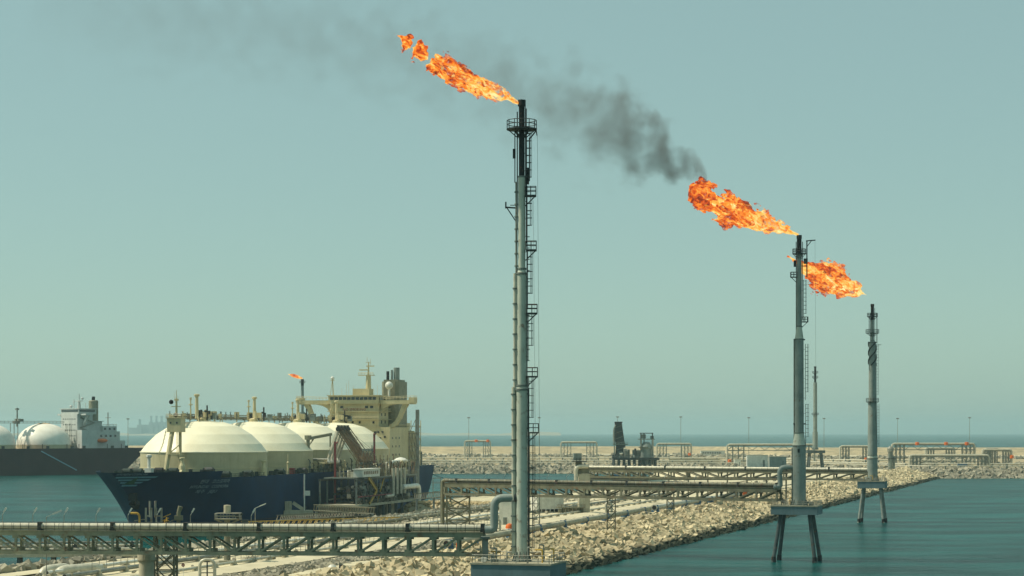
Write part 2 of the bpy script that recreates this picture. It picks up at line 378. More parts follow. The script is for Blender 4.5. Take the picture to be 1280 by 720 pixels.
rub = rock_field(-140, 520, 27.5, 40, 1.25, (.6, 1.3), (-.15, .3), .9)
inner = rock_field(-130, 274, -12, 2, 1.3, (.9, 2.0), (-.15, .5), .9, rel_in=True)
mid = rock_field(-140, 700, 52, 80, 4.5, (.6, 1.5), (-.1, .25), .9, clip=lambda a, b: NR.random() < .5 and math.sin(a * .05 + b * .3) > -.2)
mid2 = rock_field(-60, 500, 82, 96, 3.0, (.6, 1.3), (-.1, .25), .9)
far_in = rock_field(300, 700, -7, 2, 2.2, (1.4, 2.4), (-.2, .4), .9, rel_in=True)
join_rocks('rubble', [rub, inner, mid, mid2, far_in], M['rubble'], 'loose grey rubble on the breakwater top and inner shore', breakwater)
M['cobble'] = material('beige_cobble', lin(210, 190, 148), lin(180, 162, 124), rough=.95, scale=.6, spec=.1, island=.6)
face = rock_field(271, 293, 96, 148, .95, (.8, 1.25), (-.05, .35), .9, long=1.2)
join_rocks('revetment_cobbles', [face], M['cobble'], 'beige cobbles facing the short embankment beside the jetty', breakwater)

# far arm of the breakwater
def front(X): return 1600 - 165 * sm((X - 215) / 90) + 150 * sm((-170 - X) / 120)
FPR = [(-12, -4), (0, 0), (13, 4.6), (18, 5), (120, 5.2), (300, 5.5), (620, 6), (800, 6.5), (836, 14.5), (850, 15), (885, 9), (930, -4)]
M['farsand'] = ground_mat('far_sand', lin(184, 168, 134), lin(152, 140, 112), lin(124, 118, 100))
vs, fs = [], []; xs = [-1500 + 40 * i for i in range(43)] + [215 + 10 * i for i in range(12)] + [340 + 40 * i for i in range(30)]
for X in xs:
    for w, z in FPR: vs.append((X, front(X) + w, z + (R.uniform(-.25, .25) if w > 12 else 0)))
k = len(FPR)
for i in range(len(xs) - 1):
    for j in range(k - 1): fs.append((i * k + j, (i + 1) * k + j, (i + 1) * k + j + 1, i * k + j + 1))
m = MB(); m.add(vs, fs); fararm = m.build('far_breakwater', M['farsand']); tag(fararm, 'far sandy arm of the breakwater closing the harbour', None, None, 'structure')
def fgz(X, Y):
    w = Y - front(X)
    for (w0, z0), (w1, z1) in zip(FPR, FPR[1:]):
        if w <= w1: return z0 + (z1 - z0) * (w - w0) / (w1 - w0)
    return 0
def far_field(x0, x1, w0, w1, sp, size):
    A, B = np.meshgrid(np.arange(x0, x1, sp), np.arange(w0, w1, sp)); A = A.ravel() + NR.uniform(-.5, .5, A.size) * sp; B = B.ravel() + NR.uniform(-.5, .5, B.size) * sp
    Y = np.array([front(a) for a in A]) + B; n = len(A); s = NR.uniform(*size, n)
    pos = np.stack([A, Y, np.array([fgz(a, y) for a, y in zip(A, Y)]) + NR.uniform(-.2, .5, n)], 1)
    rm, eu = rot_mats(n, .9); return dict(pos=pos, dims=np.stack([s * 1.4, s, s * .8], 1), rot=rm, shape=NR.integers(0, len(SHAPES), n), s=s)
join_rocks('far_armour_rocks', [far_field(-620, 225, -3, 15, 2.6, (2.0, 3.6)), far_field(225, 420, -3, 15, 2.4, (1.8, 3.2))], M['rubble'], 'grey armour rocks along the waterline of the far arm', fararm)
join_rocks('far_rubble', [far_field(-620, 520, 40, 110, 9, (1.5, 3.2)), far_field(-620, 640, 190, 300, 11, (1.5, 3.5)), far_field(-640, 700, 570, 690, 11, (2, 4))], M['rubble'], 'scattered rubble on top of the far arm', fararm)
def fstrip(name, label, w0, w1, mat, dz):
    vs = []; X = -1490
    xs_ = [-1490 + 40 * i for i in range(72)]
    for X in xs_:
        for w in (w0, w1): Y = front(X) + w; vs.append((X, Y, fgz(X, Y) + dz))
    m = MB(); m.add(vs, [(2 * i, 2 * i + 2, 2 * i + 3, 2 * i + 1) for i in range(len(xs_) - 1)]); return tag(m.build(name, mat), label, None, None, 'structure')
fstrip('far_road', 'pale road along the front of the far arm', 22, 36, M['road'], .4)
fstrip('far_back_road', 'pale road at the foot of the far sandy bund', 700, 780, M['road'], .6)

# distant coast and power station on it
m = MB(); vs = []; xs = [-9000 + 150 * i for i in range(64)]
for X in xs:
    h = 16 + 6 * math.sin(X * .004) + 5 * math.sin(X * .011)
    for y, z in ((19000, -2), (19040, 10), (19500, h * 1.6), (20500, h * 1.3), (21400, -3)): vs.append((X, y, z))
m.add(vs, [(i * 5 + j, (i + 1) * 5 + j, (i + 1) * 5 + j + 1, i * 5 + j + 1) for i in range(len(xs) - 1) for j in range(4)])
tag(m.build('far_coast', M['farsand']), 'low hazy coast on the horizon', None, None, 'structure')

# haze: pale even air over the whole place
mh = bpy.data.materials.new('warm_haze'); mh.use_nodes = True; n = mh.node_tree; n.nodes.clear()
vo = n.nodes.new('ShaderNodeVolumePrincipled'); vo.inputs['Color'].default_value = (.68, .92, .95, 1); vo.inputs['Density'].default_value = HAZE
vo.inputs['Anisotropy'].default_value = .35
o = n.nodes.new('ShaderNodeOutputMaterial'); n.links.new(vo.outputs[0], o.inputs['Volume'])
m = MB(); m.box((0, 15100, 82), (32000, 31200, 176)); tag(m.build('haze', mh), 'warm pale haze filling the air over the harbour', None, None, 'stuff')

# ------------------------------------------------------------------ flare platforms, stacks, pipe bridges
def flare_platform(label, loc, rz, w, dp, th, pile_mat, top_z, corner=0.0, busy=True):
    """slab on four raking piles; local x = across, y = away, origin at the slab top centre"""
    t = thing('flare_platform', label, 'platform', (loc[0], loc[1], 0), rz, 'flare platforms standing in the water')
    part(t, 'slab', M['slab'], lambda m: m.box((0, 0, top_z - th / 2 - .06), (w, dp, th - .12)))
    part(t, 'slab_edge', M['slabtop'], lambda m: m.box((0, 0, top_z - .0), (w + .25, dp + .25, .24)))
    for sx in (-1, 1):
        for sy in (-1, 1):
            tx, ty = sx * w * .31, sy * dp * .30; fx, fy = sx * w * .50, sy * dp * .54
            p = part(t, 'pile', pile_mat, lambda m: m.tube((tx, ty, top_z - th), (fx, fy, -4), .47, .50, n=14), True)
            def col(m):
                k = (top_z - th - .9) / (top_z - th + 4); c = Vector((tx, ty, top_z - th)).lerp(Vector((fx, fy, -4)), k)
                m.tube(c + Vector((0, 0, .5)), c - Vector((0, 0, 1.2)), .57, .60, n=12)
            part(p, 'splash_collar', M['soot'], col, True)
    hw, hd = w / 2 - .15, dp / 2 - .15
    part(t, 'railing', M['galv'], lambda m: m.rail([(-hw, -hd, top_z + .1), (hw, -hd, top_z + .1), (hw, hd, top_z + .1), (-hw, hd, top_z + .1), (-hw, -hd, top_z + .1)], 1.1, .05, 1.5))
    if busy:
        for i in range(16):
            x, y = R.uniform(-hw * .9, hw * .9), R.uniform(-hd * .85, hd * .8)
            if abs(x) < 1.6 and abs(y) < 1.6: continue
            hgt = R.uniform(.6, 2.6); k = R.random()
            if k < .4: part(t, 'pipe_riser', R.choice([M['galv'], M['insul'], M['yellow']]), lambda m: m.path([(x, y, top_z), (x, y, top_z + hgt), (x + R.uniform(-1.2, 1.2), y, top_z + hgt)], .11, 7, .25), True)
            elif k < .75: part(t, 'valve', R.choice([M['dark'], M['galv'], M['steel']]), lambda m: m.tube((x, y, top_z + .1), (x, y, top_z + hgt * .6), .14, n=8).tube((x, y, top_z + hgt * .5), (x + .5, y, top_z + hgt * .5), .2, n=8).lathe([(.05, 0), (.34, .02), (.34, .1), (.05, .12)], (x, y, top_z + hgt * .62), 10))
            else: part(t, 'junction_box', R.choice([M['white'], M['galv'], M['steel']]), lambda m: m.box((x, y, top_z + hgt * .45), (.7, .5, hgt * .5)).box((x, y, top_z + hgt * .1), (.15, .15, hgt * .3)))
    return t

def flare_stack(label, loc, rz, segs, mats, base, plats, risers=(), ladder_runs=(), extra=None, n=22):
    """segs: (z0, z1, r0, r1, material key); plats: (z, radius, kind) ; local -x = left"""
    t = thing('flare_stack', label, 'flare stack', (loc[0], loc[1], 0), rz, 'flare stacks burning gas')
    for i, (z0, z1, r0, r1, k) in enumerate(segs):
        nm = 'flare_tip' if i == len(segs) - 1 else 'stack_section'
        part(t, nm, M[k], lambda m: m.lathe([(r0, z0), (r1, z1)], n=n), True) if nm != 'flare_tip' else part(t, nm, M[k], lambda m: m.lathe([(r0, z0), (r0, z1 - .9), (r1 * 1.18, z1 - .85), (r1 * 1.18, z1), (r1 * .85, z1), (r1 * .8, z1 - 1.2)], n=n))
    part(t, 'base_flange', M['steel'], lambda m: (m.lathe([(segs[0][2] + .55, base), (segs[0][2] + .55, base + .25), (segs[0][2], base + .28)], n=n),
         [m.bar((math.cos(a) * (segs[0][2] + .45), math.sin(a) * (segs[0][2] + .45), base + .2), (math.cos(a) * segs[0][2], math.sin(a) * segs[0][2], base + 1.5), .12, .3) for a in [math.pi * i / 5 for i in range(10)]]))
    for (z0, z1, r0, r1, k) in segs[1:-1]:
        part(t, 'flange_ring', M['steel'], lambda m: m.lathe([(r0 * .98, z0 - .14), (r0 + .13, z0 - .12), (r0 + .13, z0 + .12), (r0 * .98, z0 + .14)], n=n), True)
    for z, r, kind, side in plats:
        if kind == 'ring':
            p = part(t, 'platform', M['dark'], lambda m: m.lathe([(.4, z - .16), (r, z - .16), (r, z), (.4, z)], n=18))
            part(p, 'railing', M['dark'], lambda m: m.rail([(math.cos(a) * (r - .08), math.sin(a) * (r - .08), z) for a in [2 * math.pi * i / 12 for i in range(13)]], 1.15, .055, 3))
            part(p, 'bracket', M['dark'], lambda m: [m.bar((math.cos(a) * (r - .2), math.sin(a) * (r - .2), z - .1), (math.cos(a) * .5, math.sin(a) * .5, z - 1.3), .13) for a in [math.pi * i / 3 for i in range(6)]])
        else:
            rr = r; x0 = side * rr
            p = part(t, 'side_platform', M['dark'], lambda m: m.box((x0 + side * .75, 0, z - .1), (1.5, 1.5, .2)).bar((x0 + side * 1.3, 0, z - .2), (x0 * .9, 0, z - 1.5), .14))
            part(p, 'railing', M['dark'], lambda m: m.rail([(x0, -.7, z), (x0 + side * 1.45, -.7, z), (x0 + side * 1.45, .7, z), (x0, .7, z)], 1.15, .055, .75))
    for x, y, z0, z1, r, k, step in risers:
        p = part(t, 'riser_pipe', M[k], lambda m: m.tube((x, y, z0), (x, y, z1), r, n=12), True)
        part(p, 'clamp', M['steel'], lambda m: [m.lathe([(r, z - .12), (r + .12, z - .1), (r + .12, z + .1), (r, z + .12)], (x, y, 0), 10).bar((x, y, z), (0, 0, z), .14) for z in np.arange(z0 + 1, z1, step)], True)['kind'] = 'stuff'
    for x, y, z0, z1 in ladder_runs:
        part(t, 'ladder', M['dark'], lambda m: (m.ladder((x, y), z0, z1, (math.copysign(1, x), -.25, 0)), [m.bar((x, y, z), (x * .3, y * .3, z), .07) for z in np.arange(z0 + .5, z1, 2.4)]))
    if extra: extra(t)
    return t

S1, S2, S3 = 9.06, 5.06, 3.53
T1 = (1.35, F / S1); T2 = ((999 - 640) / S2, F / S2); T3 = ((1090.5 - 640) / S3, F / S3); T4 = ((1019 - 640) / 1.72, F / 1.72)
PRZ = math.atan2(.96, .28) - math.pi / 2          # slabs sit square to the breakwater
zz = lambda y, s: H - (y - HZ) / s

flare_platform('nearest grey slab platform carrying the tallest flare stack, rails around its deck', (T1[0] - .4, T1[1]), PRZ, 11.2, 8.6, 2.2, M['pile_pale'], zz(703, S1))
flare_platform('square slab platform on four dark raking piles, under the middle stack', (T2[0] - .6, T2[1]), PRZ, 11.4, 9.5, 2.1, M['pile'], zz(632, S2))
flare_platform('smaller slab platform on pale piles, under the stack farthest right', T3, PRZ, 9.6, 8.5, 2.4, M['pile_pale'], zz(601.5, S3))

def x1(t):
    D, A = M['dark'], M['soot']
    part(t, 'inlet_pipe', M['stack_dark'], lambda m: m.path([(-5.1, .3, 18.5), (-3.8, .3, 18.5), (-3.8, .3, 22.9), (.3, .3, 22.9)], .56, 14, 1.35), True)
    part(t, 'flange_ring', M['dark'], lambda m: m.lathe([(.5, -.14), (.78, -.12), (.78, .12), (.5, .14)], n=14).v and [m.v.__setitem__(i, (v[2] - .95, v[1] + .3, v[0] + 22.9)) for i, v in enumerate(m.v)], True)
    part(t, 'bridge_bearing', M['steel'], lambda m: m.box((-5.0, -1, 16.0), (.75, .9, 3.2)).box((-5.0, -1, 17.5), (1.2, 1.6, .25)))
    part(t, 'davit', D, lambda m: m.bar((1.05, 0, 72.6), (1.05, 0, 66.6), .16).bar((1.05, 0, 72.4), (2.0, 0, 73.6), .18).bar((2.0, 0, 73.6), (2.1, 0, 72.9), .14).tube((.8, .3, 66.2), (.8, .3, 68.5), .22, n=8))
    part(t, 'pilot_pipe', A, lambda m: m.tube((-.62, .1, 60), (-.62, .1, 76.2), .09, n=6).tube((.62, -.2, 58), (.62, -.2, 76.6), .08, n=6).tube((.5, .4, 66), (.5, .4, 77.2), .06, n=6).tube((-.95, 0, 66.4), (-.95, 0, 73.5), .08, n=6).box((-1.05, 0, 70.4), (.4, .4, 1.3)))
    part(t, 'side_arm', D, lambda m: m.bar((-.6, 0, 62.9), (-2.2, 0, 63.0), .2).bar((-2.1, 0, 63.0), (-.7, 0, 60.9), .14).box((-2.2, 0, 63.3), (.2, .2, .9)).bar((-.6, .1, 63.3), (-1.6, .1, 63.3), .1))
    part(t, 'step_bolts', M['steel'], lambda m: [m.tube((.75, -.35, z), (1.08, -.38, z), .07, n=5) for z in np.arange(15.5, 66, 1.55)])['kind'] = 'stuff'
    part(t, 'guy_wire', D, lambda m: m.tube((2.15, 0, 73.0), (2.55, .6, 15.5), .018, n=4).tube((1.6, .5, 64), (2.0, .8, 15.5), .015, n=4))
    part(t, 'conduit', M['soot'], lambda m: m.tube((.93, .15, 14.5), (.93, .15, 38), .11, n=7).tube((.72, .15, 38), (.72, .15, 66), .08, n=7))
flare_stack('tallest flare stack, pale blue grey, with a clad riser pipe up its left side', T1, 0,
    [(zz(703, S1), zz(487, S1), .80, .80, 'stack'), (zz(487, S1), zz(482, S1), .80, .66, 'stack'), (zz(482, S1), zz(342, S1), .66, .66, 'stack'),
     (zz(342, S1), zz(336, S1), .66, .50, 'stack'), (zz(336, S1), zz(221, S1), .50, .50, 'stack'), (zz(221, S1), zz(160, S1), .40, .40, 'soot'), (zz(160, S1), zz(125, S1), .40, .46, 'soot')],
    None, zz(703, S1), [(zz(161, S1), 2.1, 'ring', 0), (zz(312, S1), .55, 'side', 1), (zz(244, S1), .5, 'side', 1), (zz(391, S1), .66, 'side', 1), (zz(470, S1), .72, 'side', 1), (zz(540, S1), .85, 'side', 1)],
    risers=[(-1.1, .0, 15.2, 38.2, .30, 'insul', 2.1), (-.92, 0, 38.2, 53.9, .24, 'insul', 2.1), (-.74, 0, 53.9, 66.5, .16, 'galv', 1.7), (-.9, .7, 15.2, 38, .14, 'galv', 3.0)],
    ladder_runs=[(1.0, -.55, zz(702, S1), zz(540, S1)), (.9, -.45, zz(540, S1), zz(470, S1)), (.85, -.4, zz(450, S1), zz(391, S1)), (.75, -.35, zz(385, S1), zz(312, S1)), (.68, -.3, zz(300, S1), zz(244, S1)), (.62, -.3, zz(240, S1), zz(161, S1))], extra=x1)
def x2(t):
    part(t, 'inlet_pipe', M['stack_dark'], lambda m: m.path([(-6.3, .2, 18.4), (-4.6, .2, 18.4), (-4.9, .2, 23.3), (0, .2, 23.3)], .62, 14, 1.7), True)
    part(t, 'crane_post', M['dark'], lambda m: m.bar((1.9, 0, 70.2), (1.9, 0, 79.2), .26).bar((1.7, 0, 79.2), (4.0, 0, 79.4), .26).bar((1.9, 0, 77.8), (3.0, 0, 79.2), .18).bar((.5, 0, 76), (1.9, 0, 76), .2).bar((.5, 0, 73), (1.9, 0, 73), .2).box((1.6, 0, 74.2), (.9, .8, 1.3)))
    part(t, 'pilot_pipe', M['soot'], lambda m: m.tube((-.75, 0, 66), (-.75, 0, 79), .1, n=6).tube((.8, -.2, 60), (.8, -.2, 79), .1, n=6).box((-1.1, 0, 73.6), (.5, .5, 1.6)))
    part(t, 'conduit', M['galv'], lambda m: m.tube((-1.72, 0, 15), (-1.72, 0, 28), .2, n=8).tube((-1.25, 0, 28), (-1.25, 0, 55), .16, n=8).tube((-.75, 0, 55), (-.75, 0, 66), .1, n=8))
    part(t, 'step_bolts', M['dark'], lambda m: [m.tube((s * r, -.2, z), (s * (r + .42), -.2, z), .16, n=5) for s, r, z in ((-1, 1.0, 54.8), (1, 1.0, 54.8), (-1, 1.1, 34), (1, 1.1, 34))])
    part(t, 'hand_hole', M['dark'], lambda m: m.box((-.35, -1.62, 27.4), (.55, .12, .95)))
    part(t, 'guy_wire', M['dark'], lambda m: m.tube((3.9, 0, 79.2), (4.4, .6, 15.5), .02, n=4))
flare_stack('middle flare stack, dull grey with stepped diameters, beside a small crane post at its top', T2, 0,
    [(zz(632, S2), zz(557, S2), 1.66, 1.66, 'stack_dark'), (zz(557, S2), zz(541, S2), 1.66, 1.14, 'stack'), (zz(541, S2), zz(424, S2), 1.14, 1.10, 'stack_dark'), (zz(424, S2), zz(408, S2), 1.1, .66, 'stack'),
     (zz(408, S2), zz(318, S2), .66, .62, 'stack_dark'), (zz(318, S2), zz(294, S2), .58, .55, 'soot')],
    None, zz(632, S2), [(zz(317, S2), 1.7, 'ring', 0), (zz(402, S2), .66, 'side', 1), (zz(346, S2), .62, 'side', -1)],
    ladder_runs=[(1.0, -.5, zz(402, S2), zz(350, S2)), (1.45, -.6, zz(500, S2), zz(430, S2)), (1.5, -.7, zz(556, S2), zz(505, S2))], extra=x2)
def x3(t):
    def strake(m):
        for k in range(3):
            q = [(math.cos(a + k * 2.094) * 1.42, math.sin(a + k * 2.094) * 1.42, 55.6 + a * 1.5) for a in np.arange(0, 5.6, .25)]
            for a, b in zip(q, q[1:]): m.bar(a, b, .3, .42)
    part(t, 'helical_strake', M['dark'], strake)
    part(t, 'pilot_pipe', M['soot'], lambda m: m.tube((-1.15, 0, 67), (-1.15, 0, 73.6), .12, n=6).tube((1.6, 0, 63.4), (1.6, 0, 74), .14, n=6).tube((.9, .3, 64), (.9, .3, 76), .09, n=6).bar((1.2, 0, 62.8), (3.2, 0, 62.9), .16).tube((-.7, .2, 64), (-.7, .2, 74), .1, n=6))
    part(t, 'hand_hole', M['galv'], lambda m: m.tube((.6, -1.8, 16.5), (.6, -1.6, 16.5), .35, n=10))
flare_stack('farthest right flare stack with spiral strakes below its two top platforms', T3, 0,
    [(zz(601.5, S3), zz(573, S3), 1.84, 1.84, 'stack_dark'), (zz(573, S3), zz(569, S3), 1.84, 1.7, 'stack'), (zz(569, S3), zz(502, S3), 1.7, 1.5, 'stack_dark'), (zz(502, S3), zz(428, S3), 1.32, 1.28, 'stack_dark'),
     (zz(428, S3), zz(426, S3), 1.3, .62, 'stack_dark'), (zz(426, S3), zz(400, S3), .58, .58, 'stack_dark'), (zz(400, S3), zz(380, S3), .58, .55, 'soot')],
    None, zz(601.5, S3), [(zz(502, S3), 2.3, 'ring', 0), (zz(416, S3), 2.4, 'ring', 0), (zz(395.5, S3), 1.9, 'ring', 0)], ladder_runs=[(1.6, -.6, zz(565, S3), zz(505, S3)), (1.35, -.5, zz(500, S3), zz(430, S3))], extra=x3)
z4 = lambda y: zz(y, 1.72)
def x4(t):
    part(t, 'stand', M['pile'], lambda m: (m.box((0, 0, z4(563) - 1), (13, 11, 2)), [m.tube((sx * 4, sy * 3.5, z4(564)), (sx * 5.5, sy * 5, 4), .7, n=8) for sx in (-1, 1) for sy in (-1, 1)]))
flare_stack('slim distant flare stack on a legged stand, seen just right of the middle stack', T4, 0,
    [(z4(562), z4(540), 1.9, 1.9, 'stack_dark'), (z4(540), z4(478), 1.5, 1.4, 'stack_dark'), (z4(478), z4(458), .8, .8, 'soot')], None, z4(562), [(z4(466), 2.2, 'ring', 0), (z4(472), 2.2, 'ring', 0), (z4(518), 2.6, 'ring', 0)], extra=x4, n=12)
d5 = 1560.0; T5 = ((378 - 640) / F * d5, d5); z5 = lambda y: H - (y - HZ) * d5 / F
flare_stack('small distant flare stack rising behind the cargo ship bridge wing', T5, 0,
    [(0, z5(515), 2.0, 2.0, 'stack_dark'), (z5(515), z5(482), 1.1, 1.1, 'stack_dark'), (z5(482), z5(474), 1.1, 1.0, 'soot')], None, 0, [(z5(478), 2.2, 'ring', 0), (z5(500), 2.2, 'ring', 0)], n=12,
    extra=lambda t: part(t, 'caisson', M['concrete'], lambda m: m.lathe([(.2, 8), (7, 8), (7, -5)], n=16)))

# pipe bridges
def pipe_bridge(label, A, B, z_bot, z_top, width, panel, switch, pipes, mat, rail=True, saddle=10.5, name='pipe_bridge', seg_n=14, gd=.62, tk=1.0):
    A, B = Vector((A[0], A[1], 0)), Vector((B[0], B[1], 0)); L = (B - A).length; rz = math.atan2(B.y - A.y, B.x - A.x)
    t = thing(name, label, 'pipe bridge', A, rz, 'pipe bridges out to the flare stacks'); n = max(2, round(L / panel)); pn = L / n
    for y in (0, width):
        part(t, 'top_chord', M[mat], lambda m: m.box((L / 2, y, z_top - gd / 2 + .27), (L, .30, gd)).box((L / 2, y, z_top + .31), (L, .55, .06)))
        part(t, 'bottom_chord', M[mat], lambda m: m.box((L / 2, y, z_bot), (L, .36 * tk, .46 * tk)))
        for i in range(n + 1):
            x = i * pn
            p = part(t, 'post', M[mat], lambda m: m.bar((x, y, z_bot + .2), (x, y, z_top - gd + .3), .30 * tk, .34 * tk))
            part(p, 'gusset', M[mat], lambda m: m.box((x, y, z_bot + .36), (1.0, .16, .54))); part(p, 'gusset', M[mat], lambda m: m.box((x, y, z_top - gd + .1), (1.0, .16, .44)))
            if i < n:
                up = (x + pn / 2) > switch * L
                a, b = ((x, y, z_bot + .2), (x + pn, y, z_top - .3)) if up else ((x, y, z_top - .3), (x + pn, y, z_bot + .2))
                part(t, 'diagonal', M[mat], lambda m: m.bar(a, b, .24 * tk, .28 * tk, up=(0, 1, 0)))
    part(t, 'deck', M['dark'], lambda m: m.box((L / 2, width / 2, z_top + .22), (L, width - .62, .08)))
    part(t, 'cross_beams', M[mat], lambda m: [m.box((i * pn, width / 2, z), (.28, width - .4, .28)) for i in range(n + 1) for z in (z_bot, z_top - .12)])
    part(t, 'wind_bracing', M[mat], lambda m: [m.bar((i * pn, 0, z_bot), ((i + 1) * pn, width, z_bot), .14) for i in range(n)])
    for k, (y, dz, r, mk) in enumerate(pipes):
        p = part(t, 'pipe', M[mk], lambda m: m.tube((-.5, y, z_top + dz), (L + .3, y, z_top + dz), r, n=seg_n), True)
        part(p, 'cladding_bands', M['galv'], lambda m: [m.tube((x - .05, y, z_top + dz), (x + .05, y, z_top + dz), r + .02, n=seg_n) for x in np.arange(1.2, L, 2.2)])['kind'] = 'stuff'
    part(t, 'pipe_saddle', M['dark'], lambda m: [m.box((x, pipes[0][0], z_top + .42), (.7, .9, .42)).box((x, pipes[0][0], z_top + pipes[0][1] + .15), (.5, pipes[0][2] * 2.2, pipes[0][2] * 2)) for x in np.arange(3.3, L, saddle)])
    if rail:
        part(t, 'handrail', M['dark'], lambda m: m.rail([(0, -.1, z_top + .3), (L, -.1, z_top + .3)], 1.25, .035, 1.25))
    return t
b1A = (PD(-70, 0, 295).x, 295); b1B = (PD(604, 0, 287.5).x, 287.5)
br1 = pipe_bridge('nearest dark green grey truss bridge carrying a fat silver pipe across the foreground', b1A, b1B, 15.0, 17.75, 2.4, 3.42, .545, [(.75, .93, .47, 'insul'), (2.0, .55, .16, 'galv')], 'bridge')
b2A = (PD(556, 0, 565).x, 565); b2B = (T2[0] - 5.6, T2[1] - .3)
pipe_bridge('middle truss bridge with one sandy pipe leading to the stack on dark piles', b2A, b2B, 15.1, 17.9, 2.6, 5.6, .52, [(.9, .95, .46, 'tanbridge'), (2.1, .5, .15, 'galv')], 'tanbridge', gd=1.15, tk=1.35)
b3A = (PD(724, 0, 790).x, 790); b3B = (T3[0] - 1.6, T3[1] - .5)
pipe_bridge('far truss bridge with a pale pipe leading to the strake stack', b3A, b3B, 15.0, 17.7, 2.8, 6.2, .5, [(.9, 1.0, .58, 'insul'), (2.2, .5, .2, 'galv')], 'tanbridge', rail=False, saddle=16, gd=.9, tk=1.4)

# ------------------------------------------------------------------ gas carriers
def hull_fn(xb_deck, xb_wl, xs, beam, zd, full_a, full_f0, full_f1, tr=.66):
    """returns half breadth(x, z); x forward, z above the water"""
    def hb(x, z):
        k = min(1, max(0, z / zd)); xstem = xb_wl + (xb_deck - xb_wl) * k ** 1.7; x0 = full_f0 + (full_f1 - full_f0) * k
        if x >= xstem: return 0.0
        h = beam
        if x > x0: h = beam * (1 - ((x - x0) / (xstem - x0)) ** (1.75 + .75 * k))
        if x < full_a:
            s = (full_a - x) / (full_a - xs); lo = beam * (1 - s ** 1.8 * .5); hi = beam * (1 - s ** 2.0 * (1 - tr)); h = lo + (hi - lo) * min(1, k * 1.15) ** .38
        return max(0.0, h)
    return hb
def hull_mesh(hb, xs_list, zl, ztop, bow_x):
    m = MB(); n = len(zl); cols = []
    for side in (1, -1):
        base = len(m.v)
        for x in xs_list:
            for k in zl:
                z = -1.5 + (ztop(x) + 1.5) * k; y = hb(x, max(0, z)); m.v.append((bow_x(x, z), side * y, z))
        for i in range(len(xs_list) - 1):
            for j in range(n - 1):
                q = (base + i * n + j, base + (i + 1) * n + j, base + (i + 1) * n + j + 1, base + i * n + j + 1)
                m.f.append(q if side < 0 else q[::-1])
        cols.append(base)
    # transom and deck
    for j in range(n - 1): m.f.append((cols[0] + j, cols[0] + j + 1, cols[1] + j + 1, cols[1] + j))
    return m
def on_hull(m, hb, polys, off=.06, x0=0, z0=0, sx=1.0, sz=1.0, flip=-1):
    """flat shapes laid on the port side: 2-D points (u right as seen from outside, w up)"""
    for vs, fs in polys:
        o = len(m.v)
        for u, w in vs:
            x = x0 + flip * u * sx; z = z0 + w * sz; m.v.append((x, hb(x, z) + off, z))
        m.f += [tuple(i + o for i in f) for f in fs]
def text_polys(body, size=1.0, shear=0.0):
    c = bpy.data.curves.new('tmp_text', 'FONT'); c.body = body; c.size = size; c.shear = shear; c.resolution_u = 2
    o = bpy.data.objects.new('tmp_text', c); COL.objects.link(o); dg = bpy.context.evaluated_depsgraph_get(); me = o.evaluated_get(dg).to_mesh()
    vs = [(v.co.x, v.co.y) for v in me.vertices]; fs = [tuple(p.vertices) for p in me.polygons]
    o.evaluated_get(dg).to_mesh_clear(); bpy.data.objects.remove(o); bpy.data.curves.remove(c); return vs, fs
def rows(m, y, zs, xs, w, h, d=.12, axis='x'):
    for z in zs:
        for x in xs: m.box((x, y, z) if axis == 'x' else (y, x, z), (w, d, h) if axis == 'x' else (d, w, h))

# ---- the blue carrier at the jetty; local x = towards the bow, y = the side facing us
SH_U = Vector((.226, .974, 0)); SH0 = Vector((-104.0, 702.4, 0)); rzs = math.atan2(-.974, -.226)
ship = thing('gas_carrier', 'navy blue gas carrier with four ivory domes moored at the loading jetty', 'ship', SH0, rzs)
hb = hull_fn(75.5, 53, -226, 23.3, 19.6, -160, -8, 12, .82)
ztop = lambda x: 19.6 if x > 37 else 17.5
def bx(x, z): return x
xl = list(np.linspace(-226, -160, 10)) + list(np.linspace(-135, 0, 6)) + list(np.linspace(8, 36.9, 6)) + [37.05] + list(np.linspace(42, 75.5, 22))
def navy_hull():
    m = MB(); zl = [0, .07, .08, .2, .35, .5, .65, .8, .9, 1.0]; n = len(zl); ids = []
    for side in (1, -1):
        base = len(m.v); ids.append(base)
        for i, x in enumerate(xl):
            for k in zl:
                z = -1.5 + (ztop(x) + 1.5) * k; kk = min(1, max(0, z / 19.6)); xstem = 53 + 22.5 * kk ** 1.7
                xx = min(x, xstem); m.v.append((xx, side * hb(xx, max(0, z)), z))
        for i in range(len(xl) - 1):
            for j in range(n - 1):
                q = (base + i * n + j, base + (i + 1) * n + j, base + (i + 1) * n + j + 1, base + i * n + j + 1); m.f.append(q if side < 0 else q[::-1])
    for j in range(n - 1): m.f.append((ids[0] + j, ids[0] + j + 1, ids[1] + j + 1, ids[1] + j))
    return m
hull = navy_hull().build('hull', M['navy'], ship, True)
def deckm(m):
    for i in range(len(xl) - 1):
        a, c = xl[i], xl[i + 1]; za = ztop((a + c) / 2) - .9 if a > 37 else 17.3
        ya, yc = max(.01, hb(a, 18) - .05), max(.01, hb(min(c, 75.4), 18) - .05); o = len(m.v)
        m.v += [(a, -ya, za), (c, -yc, za), (c, yc, za), (a, ya, za)]; m.f.append((o, o + 1, o + 2, o + 3))
part(ship, 'deck', M['deckgreen'], deckm)
